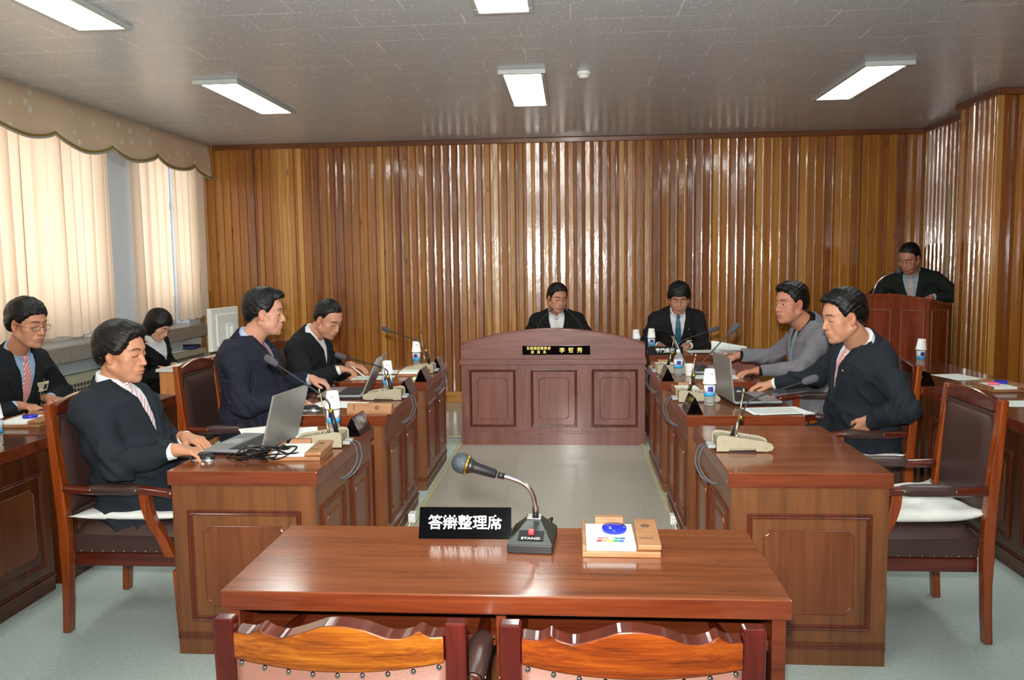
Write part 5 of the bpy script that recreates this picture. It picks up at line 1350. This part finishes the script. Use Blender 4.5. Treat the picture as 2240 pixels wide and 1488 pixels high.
    if lapel:
        lb = torso_fn(O, T, L, .006+jwide+.0085, wide, deep, .0, .53, 2.5, belly)
        def lf(P):
            x = tl(P); s = x[..., 2]/L; ax_ = np.abs(x[..., 0]); return np.maximum.reduce([lb(P), ax_-(wV(s)+lw(s)), -x[..., 1], (s-.53)*L])
        F.add(lf, tp(0, .08, .34), .26, .0)
        # collar round the neck
        def cf(P, nk0=nk0, axn=axn):
            d = P-nk0; t_ = d@axn; rr = np.linalg.norm(d-t_[..., None]*axn, axis=-1); fr = (d-t_[..., None]*axn)@Fw
            return np.maximum.reduce([rr-(.094*hsc*opt.get('neck', 1)-.22*np.clip(t_, 0, .1)), t_-(.057-.48*np.clip(fr, -.07, .06)), -.02-t_])
        F.add(cf, nk0+axn*.03, .13, .006)
    def vcut(P):
        x = tl(P); s = x[..., 2]/L; return np.maximum.reduce([(np.abs(x[..., 0])-wV(s)), -x[..., 1]+.0, (sbut-s)*L])
    F.add(vcut, tp(0, .06, .36), .30, .001, 's')
    def nh(P, nk0=nk0, axn=axn):
        d = P-nk0; t_ = d@axn; rr = np.linalg.norm(d-t_[..., None]*axn, axis=-1); return np.maximum(rr-(.0672*hsc*opt.get('neck', 1)), -t_-.005)
    F.add(nh, nk0+axn*.05, .14, .002, 's')
    el = [(arms[s][1], nrm(arms[s][2]-arms[s][1]), nrm(arms[s][1]-arms[s][0]), arms[s][0]) for s in (1, -1)]
    sd_ = opt.get('seed', 1)
    def jpost(P, D):
        w_ = .0036*smooth_noise(P, 22, sd_)+.0018*smooth_noise(P, 55, sd_+1)-.0165*np.clip(1-1.8*np.abs(smooth_noise(P*np.array([1, 1, 1.5]), 11, sd_+2)), 0, 1)**2+.002
        x = (P-O)@T.T; xs = x[..., 2]/L
        front = np.exp(-((x[..., 0])/.13)**2)*(x[..., 1] > 0)*(xs > .2); w_ = w_*(1-.75*front)
        for (ep, fa, ua, s_) in el:
            r = np.linalg.norm(P-ep, axis=-1); near = np.exp(-(r/.085)**2); w_ = w_+near*.0085*np.sin((P@(fa-ua*.6))*105+1.5*np.sin(P@np.array([30., 17, 22])))
            r = np.linalg.norm(P-s_, axis=-1); near = np.exp(-(r/.10)**2); w_ = w_+near*.0060*np.sin((P@ua)*85+2*np.sin(P@np.array([13., 27, 19])))
        # seams at the waist
        w_ = w_+.0035*np.exp(-((xs-.07)/.10)**2)*np.sin(xs*46+x[..., 0]*14+2*np.sin(x[..., 1]*20))
        return D+w_*wrk*(1-.85*np.clip((xs-.40)/.06, 0, 1))
    F.post = jpost
    v, q = F.mesh(cc); x = tl(v); su = x[:, 0]*1.0+0
    dA = np.stack([np.linalg.norm(v-(a+np.clip(((v-a)@(b-a))/((b-a)@(b-a)), 0, 1)[:, None]*(b-a)), axis=1) for s in (1, -1) for a, b in ((arms[s][0], arms[s][1]), (arms[s][1], arms[s][2]))], 1)
    k = dA.argmin(1); isarm = (dA.min(1) < .078) & (np.abs(x[:, 0]) > .13*wide)
    for j, (s, i0) in enumerate(((1, 0), (1, 1), (-1, 0), (-1, 1))):
        a, b = arms[s][i0], arms[s][i0+1]; axx = nrm(b-a); pr = nrm(np.cross(axx, V3(.1, .2, 1))); p2 = np.cross(axx, pr); d = v-a; ang = np.arctan2(d@pr, d@p2); m_ = isarm & (k == j); su[m_] = (ang*.060)[m_]
    jk = np_mesh('suit_jacket', v, q, suit, org, body, [('su', 'FLOAT', su)])
    # buttons on the cuffs and front
    m = MB()
    b = tp(.0, .128*deep+belly+.012, sbut-.015); m.sphere(tuple(b-org), .0085, (1, 1, 1), 10, 6)
    # ---- trousers
    F = Field()
    F.ell(tp(0, -.01, -.01), T, (.165*wide, .120, .125), 0)
    for hp_, kn, an, sd in legs: F.cone(hp_, kn, .088, .066, .035); F.cone(kn, an-V3(0, 0, .0), .063, .052, .02)
    F.post = lambda P, D: D+.0028*smooth_noise(P, 26, sd_+5)
    v, q = F.mesh(.008); np_mesh('trousers', v, q, pants or suit, org, body, [('su', 'FLOAT', (v@Rt))])
    for hp_, kn, an, sd in legs:
        F = Field(); base = V3(an[0], an[1], floorz); F.ell(base+f0*.05+V3(0, 0, .040), np.stack([np.cross(f0, V3(0, 0, 1)), f0, V3(0, 0, 1)]), (.045, .135, .045), 0); F.ell(base-f0*.03+V3(0, 0, .06), np.eye(3), (.042, .042, .05), .02)
        zf = floorz+.002; F.add(lambda P, zf=zf: zf-P[..., 2], base, .3, 0, 'i'); v, q = F.mesh(.008); np_mesh('shoe', v, q, M_BLACK, org, body)
    if pin:
        c_ = tp(-.098, .0, .385); yy = jb; lo_, hi_ = 0, .25
        for _ in range(30):
            mid = (lo_+hi_)/2
            if yy((c_+Fw*mid)[None])[0] < 0: lo_ = mid
            else: hi_ = mid
        pc = c_+Fw*(lo_+.008)-org; MB().sphere(tuple(pc), .0075, (1, 1, 1), 12, 8).build('lapel_pin', M_GOLD, body)
    if badge:
        bx, bs = badge; c_ = tp(bx, 0, bs); lo_, hi_ = 0, .3
        for _ in range(30):
            mid = (lo_+hi_)/2
            if jb((c_+Fw*mid)[None])[0] < 0: lo_ = mid
            else: hi_ = mid
        pc = c_+Fw*(lo_+.014)-org; Mx = Matrix((Vector(Rt), Vector(Fw), Vector(U))).transposed().to_4x4(); Mx.translation = Vector(pc)
        m = MB(); m.x = Mx; m.box(-.043, .043, -.0012, .0012, -.030, .030); bd = m.build('name_badge', plain('badge_cream', 'dcd8b4', .35), body)
        m = MB(); m.x = Mx; m.box(-.036, -.012, .0014, .0020, -.022, .012); m.build('badge_photo', plain('badge_photo', '3a3a40', .5), bd)
        m = MB(); m.x = Mx
        for z_ in (.016, .004, -.008): m.box(-.004, .034, .0014, .0020, z_, z_+.004)
        m.build('badge_print', plain('badge_print', '9a9a80', .5), bd)
        m = MB(); m.x = Mx; m.box(-.006, .006, -.002, .003, .030, .050); m.build('badge_clip', M_CHROME, body)
    if glasses:
        g = MB(); hc = np.asarray(head)-org; W_ = lambda x_, y_, z_: tuple(hc+hsc*(x_*HR[0]+y_*HR[1]+z_*HR[2]))
        rx, rz = glasses.get('rx', .024), glasses.get('rz', .015); zz = glasses.get('z', .0)-.002; th = glasses.get('th', .0012)
        for s in (-1, 1):
            ring_ = [W_(s*.033+rx*math.copysign(abs(math.cos(a))**.7, math.cos(a)), .0975-.10*abs(rx*math.cos(a)+0)*.3-.002, zz+rz*math.copysign(abs(math.sin(a))**.7, math.sin(a))) for a in [2*PI*k_/28 for k_ in range(29)]]
            g.tube(ring_, th, 6, False); g.tube([W_(s*(.033+rx), .094, zz+.003), W_(s*.0790, .070, zz+.006), W_(s*.0830, .0, zz+.004), W_(s*.080, -.015, zz-.008)], th, 6)
        g.tube([W_(-.033+rx, .097, zz+.004), W_(0, .1010, zz+.006), W_(.033-rx, .097, zz+.004)], th, 6); g.build('glasses_frame', glasses.get('mat', M_GOLD), body)
        g = MB()
        for s in (-1, 1):
            g.bm.faces.ensure_lookup_table(); vs_ = [g._v(W_(s*.033+rx*.97*math.copysign(abs(math.cos(a))**.7, math.cos(a)), .0955, zz+rz*.97*math.copysign(abs(math.sin(a))**.7, math.sin(a)))) for a in [2*PI*k_/24 for k_ in range(24)]]; g._f(vs_)
        g.build('lens', M_LENS, body)
    return body
# ------------------------------------------------------------------ the people in the room
TIE_PINK = striped('pink_striped_tie', ['e2b6c0', 'f2eaea', '8c7078', 'e2b6c0', 'f2eaea'], .030, 1.1)
TIE_PINK2 = striped('salmon_striped_tie', ['d88a88', 'f0d8d4', 'd88a88', 'c87474'], .024, 1.1)
TIE_RED = striped('dark_red_tie', ['7c1426', '8e1c30'], .012, .3)
TIE_SILVER = striped('silver_striped_tie', ['c8c8c2', 'e6e6e0', 'aeaea8'], .018, -1.2)
TIE_BLUE = striped('blue_green_tie', ['1c4a7c', '2a7a8c', '1c3a5c', '2f6a5c'], .030, 1.2)
TIE_TEAL = striped('teal_checked_tie', ['2c5a60', '8fc0c0', '24484e', '5c9498'], .012, 2.0)
TIE_BROWN = striped('brown_white_striped_tie', ['6c5450', 'e6e2de', '8a6a64', 'c8beb8'], .026, -1.3)
S_L1 = cloth('slate_navy_suit', '20272e'); S_L3 = cloth('black_suit', '14181a'); S_ST = cloth('charcoal_black_suit', '181c20')
S_L2 = pinstripe('navy_pinstripe_suit', '191b26', '2b3044'); S_CH = cloth('plain_black_suit', '101312'); S_EX = cloth('dark_brown_black_suit', '1b191c')
S_R3 = cloth('mid_grey_suit', '77767c'); S_R2 = cloth('dark_navy_suit', '1e242c'); S_LE = cloth('dark_green_black_suit', '191e1c'); S_WO = cloth('black_cardigan', '0f0f12')
HL = [-.095, -.075, -.055, -.030, -.012, .010, .030, .050, .068, .085, .100]
person('man with bouffant hair, striped pink tie and navy suit, hand on mouse', (-1.965, 3.49, .585), (-2.085, 3.50, 1.035), .0, (-2.015, 3.495, 1.188), -.05, .14, .0, 1.08,
       handR=dict(w=(-1.655, 3.245, .803), d=(1, .02, -.12), pose='mouse'), handL=dict(w=(-1.735, 3.50, .80), d=(1, -.5, -.1), pose='flat'), elbR=(-.25, -.25, -1), suit=S_L1, tie=TIE_PINK, cell=.0030, wide=1.08, deep=1.08, belly=.02, jwide=.004, pin=False,
       opt=dict(skin='bd8766', seed=3, neck=.98, hair=dict(vol=.017, z=HL, y=[-.072, -.060, -.046, -.030, .036, .050, .058, .064, .070, .078, .20], part=.22, ear=.5, mat=M_HAIRB, top=.030, tx=-.01, side=.050, sz=.020, sy=.055, mess=.002)))
person('man in pinstriped navy suit with dark red tie and thick black hair, looking down', (-1.915, 4.72, .62), (-1.945, 4.72, 1.13), .05, (-1.823, 4.72, 1.292), .22, .12, 0, 1.10,
       handR=dict(w=(-1.595, 4.475, .803), d=(1, -.25, -.12), pose='mouse'), handL=dict(w=(-1.66, 5.06, .845), d=(1, -.15, -.25), pose='type'), elbR=(-.1, -.45, -1), suit=S_L2, tie=TIE_RED, shirt='b4c4dc', cell=.0033, wide=1.18, deep=1.2, belly=.035, jwide=.008,
       opt=dict(skin='c8937a', seed=11, fat=1.08, neck=1.08, hair=dict(vol=.018, z=HL, y=[-.20, -.085, -.066, -.046, -.012, .032, .044, .050, .056, .066, .20], front=1, fz=.100, top=.034, ear=.9, mess=.003)))
person('man in black suit bent over the desk writing with a white pen', (-2.0, 5.97, .59), (-1.965, 5.95, 1.055), -.12, (-1.80, 5.90, 1.178), -.42, .55, -.05, 1.12,
       handR=dict(w=(-1.665, 5.73, .822), d=(1, .25, -.2), pose='pen'), handL=dict(w=(-1.66, 6.0, .815), d=(1, -.35, -.15), pose='rest'), suit=S_L3, tie=None, cell=.0036, wide=1.08, deep=1.05, belly=.02,
       opt=dict(skin='c08c72', seed=21, fat=1.12, neck=1.05, hair=dict(vol=.007, z=HL, y=[-.20, -.075, -.060, -.045, -.020, .024, .030, .034, .040, .060, .20], ear=1, jag=.003)))
person('young man with thin glasses and light blue shirt typing at the left edge', (-3.36, 4.47, .60), (-3.18, 4.42, 1.10), -.18, (-3.045, 4.35, 1.265), -.22, .22, 0, 1.08,
       handR=dict(w=(-3.10, 4.31, .803), d=(1, -.05, -.12), pose='type'), handL=dict(w=(-3.08, 4.55, .803), d=(1, -.25, -.12), pose='type'), suit=S_ST, tie=TIE_PINK2, shirt='9fbddb', cell=.0036, pin=False, badge=(-.095, .33),
       glasses=dict(z=-.002, rz=.012, mat=plain('brown_metal', '4a3424', .3, .7)), opt=dict(skin='c28a6c', seed=31, fat=.96, neck=.94, hair=dict(vol=.017, z=HL, y=[-.20, -.075, -.060, -.042, -.010, .030, .045, .058, .082, .20, .20], ear=.95, mess=.003, jag=.006)))
person('woman with black bobbed hair bent over the clerk desk by the window', (-3.66, 6.92, .56), (-3.66, 6.80, .95), -.05, (-3.56, 6.77, 1.075), -.10, .62, .0, 1.04,
       handR=dict(w=(-3.50, 6.70, .70), d=(1, 0, -.25), pose='rest'), handL=dict(w=(-3.50, 6.92, .70), d=(1, -.1, -.25), pose='rest'), suit=S_WO, shirt='dfe2e6', cell=.0042, wide=.84, deep=.9, lapel=False, vw=1.5, sbut=.24, pin=False,
       opt=dict(skin='cc9a82', seed=41, fat=.9, neck=.82, hair=dict(vol=.020, bob=1, z=[-.13, -.115, -.09, -.05, -.01, .02, .04, .055, .07, .09], y=[-.20, .025, .035, .040, .044, .055, .070, .085, .20, .20], ear=0, jag=.002)))
person('chairman in black suit with silver tie behind the arched podium', (-.14, 7.82, .60), (-.145, 7.60, 1.105), -PI/2, (-.137, 7.50, 1.245), -PI/2+.40, .22, .08, 1.06,
       handR=dict(w=(-.36, 7.40, .80), d=(.3, -1, -.1), pose='rest'), handL=dict(w=(.10, 7.40, .80), d=(-.3, -1, -.1), pose='rest'), suit=S_CH, tie=TIE_SILVER, cell=.0040, wide=1.05,
       opt=dict(skin='b5826a', seed=51, fat=.97, hair=dict(vol=.013, z=HL, y=[-.20, -.075, -.060, -.045, -.018, .026, .038, .046, .054, .068, .20], part=-.2, ear=1, front=1, fz=.095)))
person('man with glasses, bushy hair, blue tie and name badge at the expert desk', (1.0, 8.03, .60), (.985, 7.78, 1.10), -PI/2, (.985, 7.65, 1.225), -PI/2-.10, .36, .0, 1.10,
       handR=dict(w=(.80, 7.52, .80), d=(.1, -1, -.1), pose='pen'), handL=dict(w=(1.05, 7.50, .80), d=(-.6, -1, -.1), pose='rest'), suit=S_EX, tie=TIE_BLUE, shirt='dde4ea', cell=.0040, wide=1.08, badge=(-.085, .26),
       glasses=dict(z=-.002, mat=M_NAIL), opt=dict(skin='b07e68', seed=61, fat=1.04, hair=dict(vol=.023, z=HL, y=[-.20, -.080, -.062, -.045, -.012, .034, .050, .064, .20, .20, .20], ear=.8, mess=.004, jag=.007, side=.045, sz=.02)))
person('man in grey suit with black shirt and teal tie looking across the room', (1.72, 5.93, .62), (1.685, 5.90, 1.12), PI+.08, (1.530, 5.85, 1.264), PI+.46, .10, .0, 1.16,
       handR=dict(w=(1.25, 6.24, .850), d=(-1, .1, -.25), pose='type', cuffcol='101012'), handL=dict(w=(1.275, 5.70, .805), d=(-1, -.10, -.12), pose='rest', cuffcol='101012'), suit=S_R3, tie=TIE_TEAL, shirt='0e0e10', cell=.0036, wide=1.08, deep=1.06, belly=.02, sbut=.10, vw=1.2,
       opt=dict(skin='bd8268', seed=71, fat=1.10, neck=1.08, open=1, look=0, hair=dict(vol=.013, z=HL, y=[-.20, -.075, -.058, -.045, -.016, .028, .040, .050, .060, .086, .20], ear=.95, mess=.004, jag=.008, top=.028)))
person('man in dark navy suit, left hand on hip, nearest on the right', (1.64, 4.66, .605), (1.595, 4.58, 1.11), PI+.06, (1.455, 4.50, 1.258), PI+.16, .24, .0, 1.13,
       handR=dict(w=(1.225, 5.09, .803), d=(-1, .05, -.12), pose='mouse'), handL=dict(w=(1.560, 4.375, .715), d=(-.25, .5, -.6), n=(0, 1, 0), pose='rest', cuff=0, ul=.93, fl=.9), elbL=(-.35, .8, -.35), elbR=(0, -.3, -1), suit=S_R2, tie=TIE_PINK2, cell=.0033, wide=1.16, deep=1.15, belly=.03, jwide=.006,
       opt=dict(skin='c08c6e', seed=81, fat=1.10, neck=1.08, hair=dict(vol=.016, z=HL, y=[-.20, -.080, -.062, -.045, -.016, .028, .038, .044, .050, .068, .20], ear=.95, top=.024, mess=.003)))
person('standing man with gold glasses reading at the lectern in the right corner', (3.42, 8.36, .93), (3.285, 8.20, 1.435), PI+1.0, (3.205, 8.07, 1.572), PI+.72, .50, .05, 1.12,
       handR=dict(w=(3.02, 8.07, 1.20), d=(-.5, -1, -.1), pose='rest'), handL=dict(w=(3.36, 7.93, 1.20), d=(-.5, -.6, -.1), pose='rest'), elbL=(-.2, 1.2, -.4), elbR=(0, -1, -.8), suit=S_LE, tie=TIE_BROWN, shirt='98a6ae', cell=.0040, wide=1.08, standing=True, pin=False, badge=(-.08, .10),
       glasses=dict(z=-.004, mat=M_GOLD), opt=dict(skin='a97660', seed=91, hair=dict(vol=.008, z=HL, y=[-.20, -.075, -.060, -.045, -.020, .022, .030, .036, .046, .064, .20], ear=1)))
m = MB(); m.tube([(-1.585, 5.745, .835), (-1.49, 5.70, .775)], [.0045, .0040], 10); tag(m.build('pen', M_WHITE), 'white pen in the hand of the writing man', 'pen')
